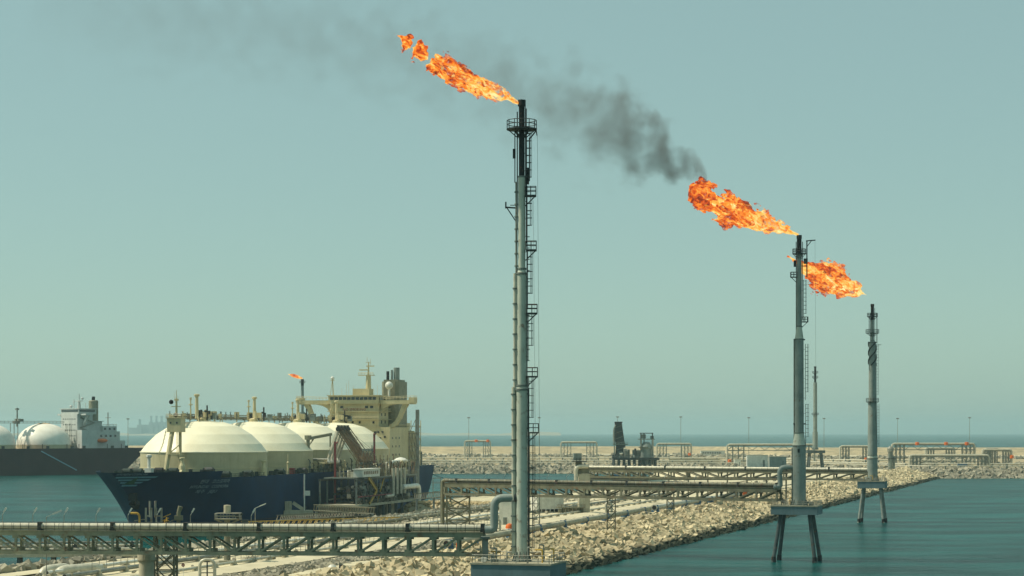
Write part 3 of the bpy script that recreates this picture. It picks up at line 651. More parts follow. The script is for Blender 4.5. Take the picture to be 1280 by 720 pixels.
# writing and emblem on the bow
def mark(name, mat, polys, x0, z0, sx=1, sz=1, off=.07):
    m = MB(); on_hull(m, hb, polys, off, x0, z0, sx, sz); return m.build(name, mat, hull)
vs, fs = text_polys('HYUNDAI   COSMOPIA', 1.35); wtx = max(v[0] for v in vs); mark('name_lettering', M['letter'], [(vs, fs)], 47.3, 14.25, 16.3 / wtx, 1.0)
vs, fs = text_polys('현대   코스모피아', 1.4); wtx = max([v[0] for v in vs] + [1]); mark('korean_name_lettering', M['letter'], [(vs, fs)], 45, 15.85, 13.6 / wtx, 1.0)
vs, fs = text_polys('제주   JEJU', 1.3); wtx = max([v[0] for v in vs] + [1]); mark('port_lettering', M['letter'], [(vs, fs)], 44, 12.7, 8.5 / wtx, 1.0)
vs, fs = text_polys('HYUNDAI COSMOPIA', .85); wtx = max(v[0] for v in vs); mark('bow_lettering', M['letter'], [(vs, fs)], 73.6, 18.75, 8.2 / wtx, 1.0)
def quad_strip(x0, x1, z0, z1, x2=None, x3=None, n=10):
    """band from x0..x1 at its foot to x2..x3 at its top, split so that it follows the plating"""
    x2 = x0 if x2 is None else x2; x3 = x1 if x3 is None else x3; vs = []
    for i in range(n + 1): t = i / n; vs += [(x0 + (x1 - x0) * t, z0), (x2 + (x3 - x2) * t, z1)]
    return vs, [(2 * i, 2 * i + 2, 2 * i + 3, 2 * i + 1) for i in range(n)]
EX = 73.4; ES = .43
for k, (l, r) in enumerate(((1, 27.5), (5, 25), (8.5, 22.3), (11.5, 19))):
    zt = 18.35 - k * .84; c = 14.8
    gl, gr = c - (.2 + k * 1.3), c + (.2 + k * 1.3)
    if k < 3:
        mark('emblem_stripe', M['pale'], [quad_strip(l + .9, gl, zt - .46, zt, l, gl + .5)], EX, 0, ES); mark('emblem_stripe', M['pale'], [quad_strip(gr, r - .9, zt - .46, zt, gr - .5, r)], EX, 0, ES)
    else: mark('emblem_stripe', M['pale'], [quad_strip(l + .2, r + 2, zt - .5, zt - .05)], EX, 0, ES)
mark('emblem_triangle', M['green'], [([(14.8, 18.2), (11.6, 15.95), (14.8, 15.95), (18, 15.95)], [(0, 1, 2), (0, 2, 3)])], EX, 0, ES, off=.14)
def anchor(m):
    x, z = 67.5, 11.0; y = hb(x, z) + .6
    m.bar((x, y, z + 2.2), (x - .4, y + .2, z - 1.8), .7); m.bar((x + 1.7, y + .2, z - .7), (x - .4, y + .2, z - 2.0), .8); m.bar((x - 2.4, y + .2, z - .7), (x - .4, y + .2, z - 2.0), .8); m.box((x, y - .4, z + 2), (2.2, 1.2, 1.6))
part(hull, 'anchor', M['soot'], lambda m: m.box((62.6, 1.3, 12.0), (2.2, 2.0, 2.4)).bar((63, 1.6, 12), (61.2, 1.8, 9.4), 1.3).bar((62.2, 2.6, 10.2), (60.4, 1.4, 8.6), 1.5).bar((62, .4, 10.2), (60.4, 1.4, 8.6), 1.3))
part(hull, 'rubbing_line', M['boot'], lambda m: [m.box((x, hb(x, 3) + .02, 3.0), (1.9, .08, .25), rz=math.atan2(hb(x - 1, 3) - hb(x + 1, 3), -2)) for x in np.arange(-100, 40, 2)])
# domes
SP, RD = 48.3, 21.2
DOME = [(1.0, 25.3), (.905, 28.0), (.75, 31.2), (.55, 33.9), (.32, 35.3), (.01, 35.9)]
for i in range(4):
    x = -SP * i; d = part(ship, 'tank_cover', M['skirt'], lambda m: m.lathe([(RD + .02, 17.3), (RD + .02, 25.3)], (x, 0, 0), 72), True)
    for j in range(len(DOME) - 1):
        (r0, z0), (r1, z1) = DOME[j], DOME[j + 1]
        part(d, 'cover_band', M['dome'], lambda m: m.lathe([(r0 * RD, z0), (r1 * RD, z1)], (x, 0, 0), 72), True)
    part(d, 'rim_gutter', M['dome'], lambda m: m.lathe([(RD, 25.1), (RD + .25, 25.15), (RD + .25, 25.45), (RD, 25.5)], (x, 0, 0), 72))
    part(d, 'skirt_seam', M['cream'], lambda m: m.lathe([(RD, 19.9), (RD + .1, 19.92), (RD + .1, 20.12), (RD, 20.15)], (x, 0, 0), 72))
    # tank top: dome hatch, gas vent mast, pipes, walkway
    part(ship, 'tank_hatch', M['cream'], lambda m: m.lathe([(1.6, 35.2), (1.6, 36.6), (1.0, 36.9), (.1, 37.0)], (x, 0, 0), 16).tube((x + 1, 1, 37), (x + 1, 1, 39.5), .5).tube((x - 1, 0, 37), (x - 1, 0, 38.8), .7).box((x - 1.5, 1.6, 38), (1.5, 1.5, 2.0)))
    xm = x - 3.5 if i else x + 4
    part(ship, 'vent_mast', M['cream'], lambda m: m.tube((xm, -1, 36.5), (xm, -1, 44.6), .62, .52, n=12).lathe([(.62, 0), (.95, .2), (.95, .7), (.6, .9)], (xm, -1, 43.9), 12).bar((xm, -1, 37), (xm - 2.2, -1, 35.4), .25).bar((xm, -1, 38), (xm + 1.8, .5, 35.4), .2), True)
    part(ship, 'relief_mast', M['cream'], lambda m: m.tube((xm, -3.2, 36), (xm, -3.2, 43.0), .3, .2, n=8).lathe([(.3, 0), (.75, .1), (.75, .35), (.3, .4)], (xm, -3.2, 41.0), 8).tube((xm, -3.2, 42.8), (xm, -3.2, 43.6), .4, n=8))
    part(ship, 'valve_cluster', M['dark'], lambda m: [m.box((xm - 3 + R.uniform(-2, 3), R.uniform(-3, 3), 36.8 + R.uniform(0, 2.2)), (R.uniform(.5, 1.3), R.uniform(.5, 1.2), R.uniform(.6, 1.7))) for _ in range(9)] and m.tube((xm - 3, 1.5, 36), (xm - 3, 1.5, 41), .28, n=7).tube((xm - 3.8, 1.2, 39), (xm - 1.8, 1.2, 39), .35, n=7))
    part(ship, 'control_box', M['stack_dark'], lambda m: m.box((xm - 6, 2.8, 37.3), (1.6, 1.4, 1.9)).box((xm - 6, 2.8, 38.35), (1.9, 1.7, .2)))
for y, r, z in ((-5.2, .24, 37.0), (-4.3, .18, 36.6), (-7.6, .28, 37.2), (-6.2, .16, 38.0)):
    part(ship, 'header_pipe', M['tanbridge'], lambda m: m.tube((10, y, z), (-172, y, z), r, n=8), True)
part(ship, 'catwalk', M['tanbridge'], lambda m: m.box((-80, -3.2, 36.2), (186, 1.0, .1)).rail([(13, -2.7, 36.3), (-172, -2.7, 36.3)], 1.2, .07, 2.4))
part(ship, 'catwalk_trestle', M['cream'], lambda m: [m.bar((x, y, 37), (x, y, 30.5), .25) for i in range(4) for x in (-SP * i - 20.5, -SP * i - 27.5) for y in (-7, -4)])
part(ship, 'pipe_offset_loop', M['cream'], lambda m: [m.path([(-SP * i - 8, -5, 37), (-SP * i - 8, -5, 39), (-SP * i - 12, -5, 39), (-SP * i - 12, -5, 37)], .24, 7, .4) for i in range(4)])
for k in range(130):
    x = 14 - R.uniform(0, 180); y = R.uniform(-9, -2.5); h = R.uniform(.6, 2.9)
    if k % 3: part(ship, 'deck_valve', R.choice([M['cream'], M['galv'], M['dark'], M['steel']]), lambda m: m.tube((x, y, 36.2), (x, y, 36.4 + h), .18, n=6).tube((x - .5, y, 36.6 + h * .6), (x + .5, y, 36.6 + h * .6), .22, n=6).lathe([(.05, 0), (.38, .03), (.38, .1), (.05, .12)], (x, y, 36.45 + h), 8))
    else: part(ship, 'gallery_box', R.choice([M['cream'], M['galv'], M['steel']]), lambda m: m.box((x, y, 36.5 + h * .5), (R.uniform(.8, 2.4), 1.1, h)).bar((x, y, 35.6), (x, y, 36.6), .3))
# foremast house on its legs ahead of the first dome
def house(m): m.box((24.5, 0, 34.2), (4.2, 4.7, 4.5)).box((24.5, 0, 36.6), (4.9, 5.4, .3))
fh = part(ship, 'mast_house', M['cream'], house)
part(fh, 'port_hole', M['glass'], lambda m: m.tube((26.58, -1.1, 35), (26.68, -1.1, 35), .33, n=10)); part(fh, 'port_hole', M['glass'], lambda m: m.tube((26.58, 1.1, 35), (26.68, 1.1, 35), .33, n=10))
part(ship, 'mast_house_leg', M['cream'], lambda m: m.tube((25.5, -1, 32), (30.5, -1.5, 18), .75, .9, n=10).tube((24, 1.2, 32), (24, 1.2, 18), .5, n=10).bar((27.6, -1.2, 25), (24, 1.2, 28), .3))
part(ship, 'mast_house_stair', M['cream'], lambda m: (m.bar((25.8, .8, 32), (30, 2.5, 25), .25, .6), m.bar((29.5, 2.6, 25.2), (26, 3.2, 18.5), .25, .6), m.rail([(25.8, 1.2, 32), (30, 2.9, 25)], 1, .07, 1.5), m.rail([(27.2, -2.4, 31.8), (27.2, -3.6, 27), (30, -3.8, 24), (31, -2.6, 18.5)], 1.2, .07, 1.3), m.box((29, 1.5, 24.8), (3.4, 4.6, .2))))
part(fh, 'railing', M['cream'], lambda m: m.rail([(22.2, -2.6, 36.75), (26.8, -2.6, 36.75), (26.8, 2.6, 36.75), (22.2, 2.6, 36.75), (22.2, -2.6, 36.75)], 1.1, .07, 1.2))
part(ship, 'foremast', M['cream'], lambda m: m.tube((24.3, 0, 36.6), (24.3, 0, 43), .42, .3, n=10).tube((24.3, 0, 43), (24.3, 0, 45.6), .12, n=6).bar((24.3, -1.9, 40.3), (24.3, 1.5, 40.3), .22).box((24.3, 0, 42.5), (1, 1.1, .7)).bar((24.3, -.9, 43.4), (24.3, .9, 43.4), .1).tube((24.3, -.6, 43), (24.3, -.6, 44.8), .05, n=4))
part(ship, 'mast_lamp', M['soot'], lambda m: m.sphere((24.6, -1.7, 41.8), .75, 8)); part(ship, 'mast_horn', M['dark'], lambda m: m.tube((24.8, .2, 37), (25.6, .2, 37.8), .5, .75, n=8))
# deck fittings along the near side and forecastle
fit = [(69, 4, 'winch'), (66, 5, 'winch'), (60, 9, 'bollard'), (54, 3, 'vent'), (53, 11, 'winch'), (47, 14, 'bollard'), (44, 10, 'cowl'), (38, 17, 'winch'), (31, 20, 'winch'), (28, 17, 'locker'), (23, 21.8, 'bollard'), (16, 22, 'winch'), (9, 22, 'bollard'), (3, 22.4, 'cowl'), (-4, 22.3, 'bollard'), (-15, 22, 'winch'), (-24, 21.5, 'hose'), (-27, 22, 'locker'), (-38, 22.3, 'winch'), (-48, 22.3, 'bollard'), (69, 1, 'fairlead'), (72, 2, 'fairlead'), (57, 7, 'fairlead'), (20, 22.5, 'fairlead'), (-9, 22.5, 'fairlead'), (50, 5, 'winch'), (63, 2, 'winch')]
for x, y, k in fit:
    z0 = 18.7 if x > 37 else 17.3; y = min(y, hb(x, 18) - .6)
    if k == 'winch': part(ship, k, R.choice([M['deckgreen'], M['dark'], M['soot']]), lambda m: m.tube((x, y - 1.6, z0 + 1.2), (x, y + 1.0, z0 + 1.2), .95, n=12).box((x, y - 1.9, z0 + .9), (1.9, .4, 1.9)).box((x, y + 1.2, z0 + .8), (1.7, .35, 1.6)).box((x + .3, y - 2.6, z0 + .7), (1.2, 1, 1.3)))
    elif k in ('bollard', 'fairlead'): part(ship, k, R.choice([M['deckgreen'], M['soot'], M['dark']]), lambda m: m.tube((x - .7, y, z0), (x - .7, y, z0 + 1.6), .38, n=8).tube((x + .7, y, z0), (x + .7, y, z0 + 1.6), .38, n=8).box((x, y, z0 + .15), (2.4, .9, .3)))
    elif k == 'cowl': part(ship, k, M['cream'], lambda m: m.lathe([(1.1, z0), (.9, z0 + 2.6), (.55, z0 + 3.6), (.55, z0 + 4.6), (.9, z0 + 4.8), (.9, z0 + 5.2), (.3, z0 + 5.3)], (x, y, 0), 10).bar((x + .8, y, z0 + 1), (x + 2.2, y, z0), .9))
    elif k == 'vent': part(ship, k, M['white'], lambda m: m.box((x, y, z0 + 1), (2.6, 2.2, 2)).tube((x, y, z0 + 2), (x, y, z0 + 5.6), .5, n=9).lathe([(.5, 0), (.9, .3), (.9, .9), (.4, 1.1)], (x, y, z0 + 5.2), 10))
    elif k == 'locker': part(ship, k, M['red'] if x < 0 else M['dark'], lambda m: m.box((x, y, z0 + 1), (2, 1.6, 2)).box((x, y, z0 + 2.08), (2.3, 1.9, .15)))
    else: part(ship, k, M['cream'], lambda m: m.tube((x, y, z0), (x, y, z0 + 3.5), .4, n=8).tube((x, y, z0 + 3.5), (x, y, z0 + 7), .14, n=6).sphere((x, y, z0 + 4), .5, 6))
part(ship, 'deck_rail', M['deckgreen'], lambda m: m.rail([(x, hb(x, 17.5) - .25, 17.4) for x in (36, 24, 12, 0, -30, -60)], 1.15, .06, 2.2))
# manifold platform and hose crane amidships
part(ship, 'manifold_platform', M['cream'], lambda m: m.box((-68, 21, 20.6), (17, 4.5, .4)).rail([(-59.6, 23.2, 20.8), (-76.4, 23.2, 20.8)], 1.1, .07, 1.8).v and [m.bar((x, 21.5, 17.4), (x + 1, 21.5, 20.5), .35) for x in (-60, -64, -68, -72, -76)])
for k in range(5): part(ship, 'manifold_pipe', M['galv'], lambda m: m.path([(-62 - 3 * k, 12, 21.9), (-62 - 3 * k, 23.6, 21.9)], .4, 9).lathe([(.4, 0), (.7, 0), (.7, .15), (.4, .15)], (-62 - 3 * k, 21, 21.9), 10))
part(ship, 'hose_crane', M['funnel'], lambda m: m.tube((-50, 20, 17.4), (-50, 20, 29.5), .75, .65, n=12).box((-50, 20, 30), (2, 1.9, 1.6)).bar((-50, 20, 29.6), (-72, 21.5, 31.2), .9, 1.0).bar((-50.5, 20, 27), (-56, 20.2, 29.7), .4).bar((-71, 21.5, 31), (-71, 21.5, 26.5), .45))
# accommodation block, bridge, wings, funnel
XF = -168.0
low = part(ship, 'lower_house', M['cream'], lambda m: m.box((XF - 14, 0, 25.6), (28, 31.5, 16.8)))
acc = part(ship, 'upper_house', M['cream'], lambda m: m.box((XF - 8, 0, 38.9), (14, 21.4, 9.8)))
part(ship, 'deck_edge', M['cream'], lambda m: [m.box((XF - 11, 0, z), (22.6, 23.0, .22)) for z in (34.2, 37.3, 40.6, 43.9)])
part(ship, 'house_railing', M['cream'], lambda m: m.rail([(XF + .2, -10.8, 37.4), (XF + .2, 10.8, 37.4)], 1.1, .07, 1.6).rail([(XF - 15, 11.4, 34.3), (XF - .4, 15.6, 34.1), (XF - 26, 15.6, 34.1)], 1.1, .07, 1.6).rail([(XF - 1, 11.3, 40.7), (XF - 22, 11.3, 40.7)], 1.1, .07, 1.6))
wh = part(ship, 'wheelhouse', M['cream'], lambda m: m.box((XF - 6, 0, 45.4), (13, 21.6, 3.3)).box((XF - 6, 0, 47.2), (14.2, 22.6, .35)))
for k in range(11): part(wh, 'bridge_window', M['glass'], lambda m: m.box((XF + .53, -9.2 + 1.84 * k, 45.95), (.12, 1.5, 1.15)))
for k in range(4): part(wh, 'bridge_window', M['glass'], lambda m: m.box((XF - 2 - 2.4 * k, 10.85, 45.95), (1.7, .12, 1.15)))
for y, z in [(-7.6, 42.4), (-5.4, 42.4), (5.4, 42.4), (7.6, 42.4), (-6.5, 36.0), (-3.6, 36.0), (-.6, 36.0), (2.4, 36.0), (8.4, 36.0)]:
    part(acc, 'window', M['glass'], lambda m: m.box((XF - .95, y, z), (.14, 1.3 if z > 40 else .85, .95)))
for y, z in [(1.5, 32), (3.4, 32), (9.5, 29.4), (11.6, 29.4), (12.6, 32), (10.8, 32), (9.6, 26.3), (13.0, 26.3), (13.2, 22.6), (13.6, 30)]:
    part(low, 'window', M['glass'], lambda m: m.box((XF + .06, y, z), (.14, .85, .9)))
for x in (-4, -9, -14): 
    for z in (22.5, 26, 29.5): part(low, 'window', M['glass'], lambda m: m.box((XF + x, 15.8, z), (.9, .14, .9)))
for x in (-5, -10): 
    for z in (36.2, 39.3, 42.4): part(acc, 'window', M['glass'], lambda m: m.box((XF + x, 10.76, z), (1.1, .14, 1.3)))
vs, fs = text_polys('NO SMOKING', 1.55); wtx = max(v[0] for v in vs)
m = MB(); m.add([(XF - .94, -5.0 + v[0] * 10 / wtx, 40.9 + v[1] * 1.0) for v in vs], fs); m.build('no_smoking_lettering', M['redletter'], acc)
for s in (-1, 1):
    w = part(ship, 'bridge_wing', M['cream'], lambda m: m.box((XF - 4, s * 18.2, 44.4), (4.6, 14.6, 1.7)).box((XF - 4, s * 24.6, 45.2), (5.4, 2.2, 2.2)))
    part(w, 'wing_railing', M['cream'], lambda m: m.rail([(XF - 1.6, s * 11, 45.3), (XF - 1.6, s * 25.6, 45.9), (XF - 6.4, s * 25.6, 45.9)], 1.15, .07, 1.5))
    def strut(m):
        q = [(21.9, 43.7, 1.9), (20.8, 42.4, 1.6), (19.9, 40.2, 1.5), (18.9, 37.8, 1.5), (17.2, 35.4, 1.6), (14.4, 33.6, 1.8)]
        for (y0, z0, a), (y1, z1, b_) in zip(q, q[1:]): m.bar((XF - 4, s * y0, z0), (XF - 4, s * y1, z1), 2.6, a, up=(1, 0, 0)) if False else m.bar((XF - 4, s * y0, z0 + .15), (XF - 4, s * y1, z1 - .15), a, 2.6, up=(1, 0, 0))
    part(w, 'wing_strut', M['cream'], strut)
    def arch(m):
        q = [(11.0, 39.8), (12.4, 41.9), (14.6, 43.0), (17.2, 43.5)]
        for (y0, z0), (y1, z1) in zip(q, q[1:]):
            o = len(m.v); m.v += [(XF - 4 + dx, s * yy, zz_) for dx in (-1.3, 1.3) for yy, zz_ in ((y0, z0), (y1, z1), (y1, 43.8), (y0, 43.8))]
            m.f += [(o, o + 1, o + 2, o + 3), (o + 7, o + 6, o + 5, o + 4), (o, o + 4, o + 5, o + 1)]
    part(w, 'wing_arch', M['cream'], arch)
part(ship, 'radar_house', M['cream'], lambda m: m.box((XF - 7, 2.0, 48.7), (6, 7.2, 2.8)))
part(ship, 'radar_mast', M['cream'], lambda m: m.lathe([(1.3, 47.4), (1.0, 55.6)], (XF - 7, 4.4, 0), 12).box((XF - 7, 3.6, 55.8), (2.6, 6.6, .3)).tube((XF - 7, 4.4, 55.8), (XF - 7, 4.4, 61.4), .42, .25, n=8).box((XF - 6.4, 2.6, 58.0), (.5, 4.0, .5)).box((XF - 6.4, 5.4, 59.6), (.5, 3.4, .45)).bar((XF - 7, 3, 61), (XF - 7, 5.6, 61), .15).tube((XF - 7, 3.8, 61), (XF - 7, 3.8, 63.4), .09, n=5).tube((XF - 7, 5.2, 60), (XF - 7, 5.2, 62.6), .09, n=5).rail([(XF - 5.8, .4, 55.9), (XF - 5.8, 6.8, 55.9)], 1, .07, 1.3))
fn = part(ship, 'funnel', M['funnel'], lambda m: m.prism([(XF - 18, 7.0), (XF - 30, 7.0), (XF - 31, 9), (XF - 31, 13), (XF - 30, 14.6), (XF - 18, 14.6), (XF - 17, 13), (XF - 17, 8)], 34, 53.4).prism([(XF - 18.5, 7.6), (XF - 29, 7.6), (XF - 29, 14), (XF - 18.5, 14)], 53.4, 54.2))
part(fn, 'exhaust_pipe', M['soot'], lambda m: m.tube((XF - 20, 9.0, 53.5), (XF - 20, 9.0, 57.8), .65, n=10)); part(fn, 'exhaust_pipe', M['stack_dark'], lambda m: m.tube((XF - 23, 12, 53.5), (XF - 23, 12, 59.4), 1.3, n=14).tube((XF - 22, 10.2, 53.5), (XF - 22, 10.2, 58.4), .5, n=8), True)
part(ship, 'radome', M['white'], lambda m: m.sphere((XF - 13, 11.6, 51.6), 1.65, 10).tube((XF - 13, 11.6, 47), (XF - 13, 11.6, 50.3), .5, n=8), True)
part(ship, 'small_radome_mast', M['cream'], lambda m: m.bar((XF - 3, -9.6, 47.4), (XF - 3, -10, 53.6), .2).bar((XF - 3, -11, 47.4), (XF - 3, -10.2, 53.6), .2).bar((XF - 4, -10.2, 47.4), (XF - 3.2, -10.2, 53.6), .2).box((XF - 3, -10.1, 53.6), (1.2, 1.4, .2)), False)
part(ship, 'small_radome', M['white'], lambda m: m.sphere((XF - 3, -10.1, 54.5), .8, 8), True)
part(ship, 'whip_aerial', M['cream'], lambda m: [m.tube((XF - 3, y, 47.4), (XF - 3, y, 47.4 + h), .06, n=4) for y, h in ((-6, 3), (-4, 5), (-3, 6), (-1, 4), (8, 3), (9.5, 4))])
part(ship, 'engine_casing', M['cream'], lambda m: m.box((XF - 36, 2, 26.6), (16, 20, 18.6)).box((XF - 34, 12.6, 25), (9, 6, 15)))
part(ship, 'stair_tower', M['cream'], lambda m: [m.box((XF - 33, 16.5, z), (8, 4.6, .3)) for z in np.arange(20.5, 37, 2.8)] and m.rail([(XF - 29.2, 18.7, z) for z in (20.6, 20.6)], 1, .07, 2).v and [m.bar((XF - 29.2 - (k % 2) * 7, 18.6, 20.5 + 2.8 * k), (XF - 36.2 + (k % 2) * 7, 18.6, 23.3 + 2.8 * k), .3, .6) for k in range(5)] + [m.bar((XF - 29 - 8 * i, 14.4 + 4.3 * j, 17.4), (XF - 29 - 8 * i, 14.4 + 4.3 * j, 37), .28) for i in (0, 1) for j in (0, 1)])
part(ship, 'aft_frame', M['steel'], lambda m: m.path([(-202, 15, 17.4), (-202, 15, 23.2), (-219, 15, 23.2), (-219, 15, 17.4)], .6, 10, 1.2).path([(-205, 12, 17.4), (-205, 12, 22), (-214, 12, 22), (-214, 12, 17.4)], .3, 8, 1))
part(ship, 'aft_winch', M['dark'], lambda m: [m.box((-204 + 3 * k, 15 - k, 18.2), (2, 2, 1.8)) for k in range(3)])

# ---- the dark carrier at the far left
S2D = 1560.0; c2 = Vector((PD(55, 0, S2D).x, S2D, 0)); dirx = Vector((-.76, -.65, 0)); rz2 = math.atan2(dirx.y, dirx.x)
ship2 = thing('gas_carrier', 'dark maroon gas carrier with white hemispherical domes at the far left edge', 'ship', c2, rz2)
hb2 = hull_fn(190, 172, -78, 22, 19.8, -40, 110, 130, .8)
xl2 = list(np.linspace(-78, -40, 8)) + [-20, 0, 60, 110] + list(np.linspace(120, 190, 10))
def mh2():
    m = MB(); zl = [0, .15, .3, .5, .7, .85, 1]; n = len(zl); ids = []
    for side in (1, -1):
        base = len(m.v); ids.append(base)
        for x in xl2:
            for k in zl:
                z = -1.5 + 21.3 * k; kk = max(0, z / 19.8); xs_ = min(x, 172 + 18 * kk ** 1.2)
                if x < -40: xs_ = -40 + (x + 40) * (.40 + .60 * min(1, kk * 1.05) ** 1.1)
                m.v.append((xs_, side * hb2(xs_, max(0, z)), z))
        for i in range(len(xl2) - 1):
            for j in range(n - 1):
                q = (base + i * n + j, base + (i + 1) * n + j, base + (i + 1) * n + j + 1, base + i * n + j + 1); m.f.append(q if side < 0 else q[::-1])
    for j in range(n - 1): m.f.append((ids[0] + j, ids[0] + j + 1, ids[1] + j + 1, ids[1] + j))
    return m
hull2 = mh2().build('hull', M['maroon'], ship2, True)
part(ship2, 'deck', M['red'], lambda m: m.add([(-77, -17, 19.5), (-40, -21, 19.5), (120, -21, 19.5), (185, -2, 19.5), (185, 2, 19.5), (120, 21, 19.5), (-40, 21, 19.5), (-77, 17, 19.5)], [(0, 1, 2, 3, 4, 5, 6, 7)]))
part(hull2, 'gangway', M['pale'], lambda m: m.bar((14, 22.4, 17.8), (-15, 22.5, 3.5), .9, .7))
RD2 = 20.3
for i in range(2):
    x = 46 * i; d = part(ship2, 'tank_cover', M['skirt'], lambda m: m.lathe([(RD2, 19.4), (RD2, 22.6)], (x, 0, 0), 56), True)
    pr = [(math.cos(a) * RD2, 22.6 + math.sin(a) * 16.0) for a in np.linspace(0, math.pi / 2 - .25, 9)]
    part(d, 'dome_shell', M['domew'], lambda m: m.lathe(pr, (x, 0, 0), 56), True); r9, z9 = pr[-1]
    part(d, 'dome_cap', M['rustcap'] if 'rustcap' in M else M['cream'], lambda m: m.lathe([(r9 + .05, z9 - .3), (r9 * .8, z9 + .4), (.1, z9 + .9)], (x, 0, 0), 40), True)
    part(ship2, 'vent_mast', M['galv'], lambda m: m.tube((x + 22, 0, 36), (x + 22, 0, 50), .7, .5, n=8).box((x + 22, 0, 49), (2.2, 2.2, 1.2)))
part(ship2, 'catwalk', M['galv'], lambda m: m.box((20, 2, 38.6), (70, 2, .3)).rail([(55, 3, 38.7), (-15, 3, 38.7)], 1.4, .12, 3).v and [m.bar((x, y, 21), (x, y, 38.5), .4) for x in (23, 26, -20) for y in (-3, 3)] + [m.box((22 + R.uniform(-3, 3), R.uniform(-3, 3), 39 + R.uniform(0, 2)), (2, 2, 2)) for _ in range(7)])
XA = -21.0
ac = part(ship2, 'house', M['shipgrey'], lambda m: m.box((XA - 6.5, 0, 32.5), (13, 25, 26)).box((XA - 6.5, 15, 26.5), (13, 9, 14)))
for k in range(5):
    for y in (-9, -6, -3, 0, 3, 6, 9): part(ac, 'window', M['glass'], lambda m: m.box((XA + .06, y, 25 + 4.2 * k), (.15, 1.0, .9)))
w2 = part(ship2, 'wheelhouse', M['shipgrey'], lambda m: m.box((XA - 8, 0, 47.4), (15, 27, 3.8)).box((XA - 8, 0, 49.5), (16, 30, .5)).box((XA - 5, 0, 45.2), (6, 44, 1.2)))
part(w2, 'bridge_window', M['glass'], lambda m: m.box((XA - .4, 0, 47.9), (.2, 25, 1.3)).box((XA - 8, 13.6, 47.9), (13, .2, 1.3)))
part(ship2, 'wing_strut', M['shipgrey'], lambda m: m.bar((XA - 5, 21, 45), (XA - 5, 13, 37.5), 1.6, 2).bar((XA - 5, -21, 45), (XA - 5, -13, 37.5), 1.6, 2))
part(ship2, 'outside_stair', M['galv'], lambda m: [m.bar((XA - 2 - (k % 2) * 12, 13, 27 + 4 * k), (XA - 14 + (k % 2) * 12, 13, 31 + 4 * k), .5, 1.2) for k in range(4)])
part(ship2, 'radar_mast', M['shipgrey'], lambda m: m.lathe([(1.4, 49.5), (.8, 56)], (XA - 9, -1, 0), 10).box((XA - 9, -1, 55.5), (3, 7, .5)).tube((XA - 9, -1, 56), (XA - 9, -1, 61), .35, n=6).sphere((XA - 9, 4, 57.4), 1.0, 7).sphere((XA - 6, -8, 51.4), 1.2, 7).tube((XA - 9, -9, 49.6), (XA - 9, -9, 57), .3, n=6).box((XA - 9, -9, 55), (1, 2.5, .4)).tube((XA - 9, 9, 49.6), (XA - 9, 9, 54), .25, n=6))
f2 = part(ship2, 'funnel', M['funnel'], lambda m: m.lathe([(3.6, 40), (3.6, 55.5), (3.0, 56.2), (.1, 56.3)], (XA - 19, 3, 0), 20), True)
part(f2, 'exhaust_pipe', M['soot'], lambda m: m.tube((XA - 19, 3, 56), (XA - 19, 3, 59), 1.2, n=10).tube((XA - 17.5, 4, 56), (XA - 17.5, 4, 58), .6, n=8))
part(f2, 'funnel_base', M['shipgrey'], lambda m: m.box((XA - 19, 3, 35), (9, 10, 10)).box((XA - 19, 3, 40.2), (11, 12, .5)))
part(ship2, 'after_house', M['shipgrey'], lambda m: m.box((XA - 25, 2, 26), (22, 22, 13)).box((XA - 29, 3, 34), (12, 14, 5)).box((XA - 38, 6, 22.5), (6, 12, 6)))
for x, z in ((-25, 34.4), (-29, 34.4), (-33, 34.4), (-20, 29), (-24, 29), (-28, 29), (-32, 29)): part(ship2, 'window', M['glass'], lambda m: m.box((XA + x, 13.1 if z < 34 else 10.1, z), (1.6, .2, 1.6)))
part(ship2, 'after_mast', M['galv'], lambda m: m.tube((XA - 32, 2, 36), (XA - 32, 2, 47), .4, n=7).bar((XA - 32, -2, 43), (XA - 32, 6, 43), .3).rail([(XA - 23, 10, 36.5), (XA - 35, 10, 36.5)], 1.4, .12, 3))
part(ship2, 'lifeboat', M['orange'], lambda m: m.lathe([(.2, -4.5), (1.3, -3), (1.6, 0), (1.3, 3), (.2, 4.5)], (0, 0, 0), 12).v and [m.v.__setitem__(i, (v[2] + XA - 20, v[0] + 14.6, v[1] + 25.5)) for i, v in enumerate(m.v)], True)
part(ship2, 'deck_fitting', M['dark'], lambda m: [m.box((x, 21, 20.6), (2.0, 1.2, 2.2)).tube((x + 4, 20.5, 19.5), (x + 4, 20.5, 23), .3, n=6) for x in (-58, -46, -22, -12, 8, 24, 44, 60)])

# ---- distant power station
pw = thing('power_station', 'faint hazy power station with a row of chimneys on the horizon', 'power station', PD(205, 0, 19150))
for x in (0, 1, 2, 3, 4, 5, 6):
    X = PD(189 + 6.55 * x, 0, 19150).x - pw.location.x
    part(pw, 'chimney', M['farblock'], lambda m: m.lathe([(12, 110), (9.5, 168), (12, 169), (12, 181)], (X, 0, 0), 12)); part(pw, 'boiler_house', M['farblock'], lambda m: m.box((X, 20, 60 + (x * 7) % 5), (34, 80, 124)))
pw.location.z = 0
part(pw, 'turbine_hall', M['farblock'], lambda m: m.box((-20, 120, 50), (480, 120, 100)).box((-190, 120, 36), (290, 120, 72)).box((-222, 0, 80), (18, 24, 140)))

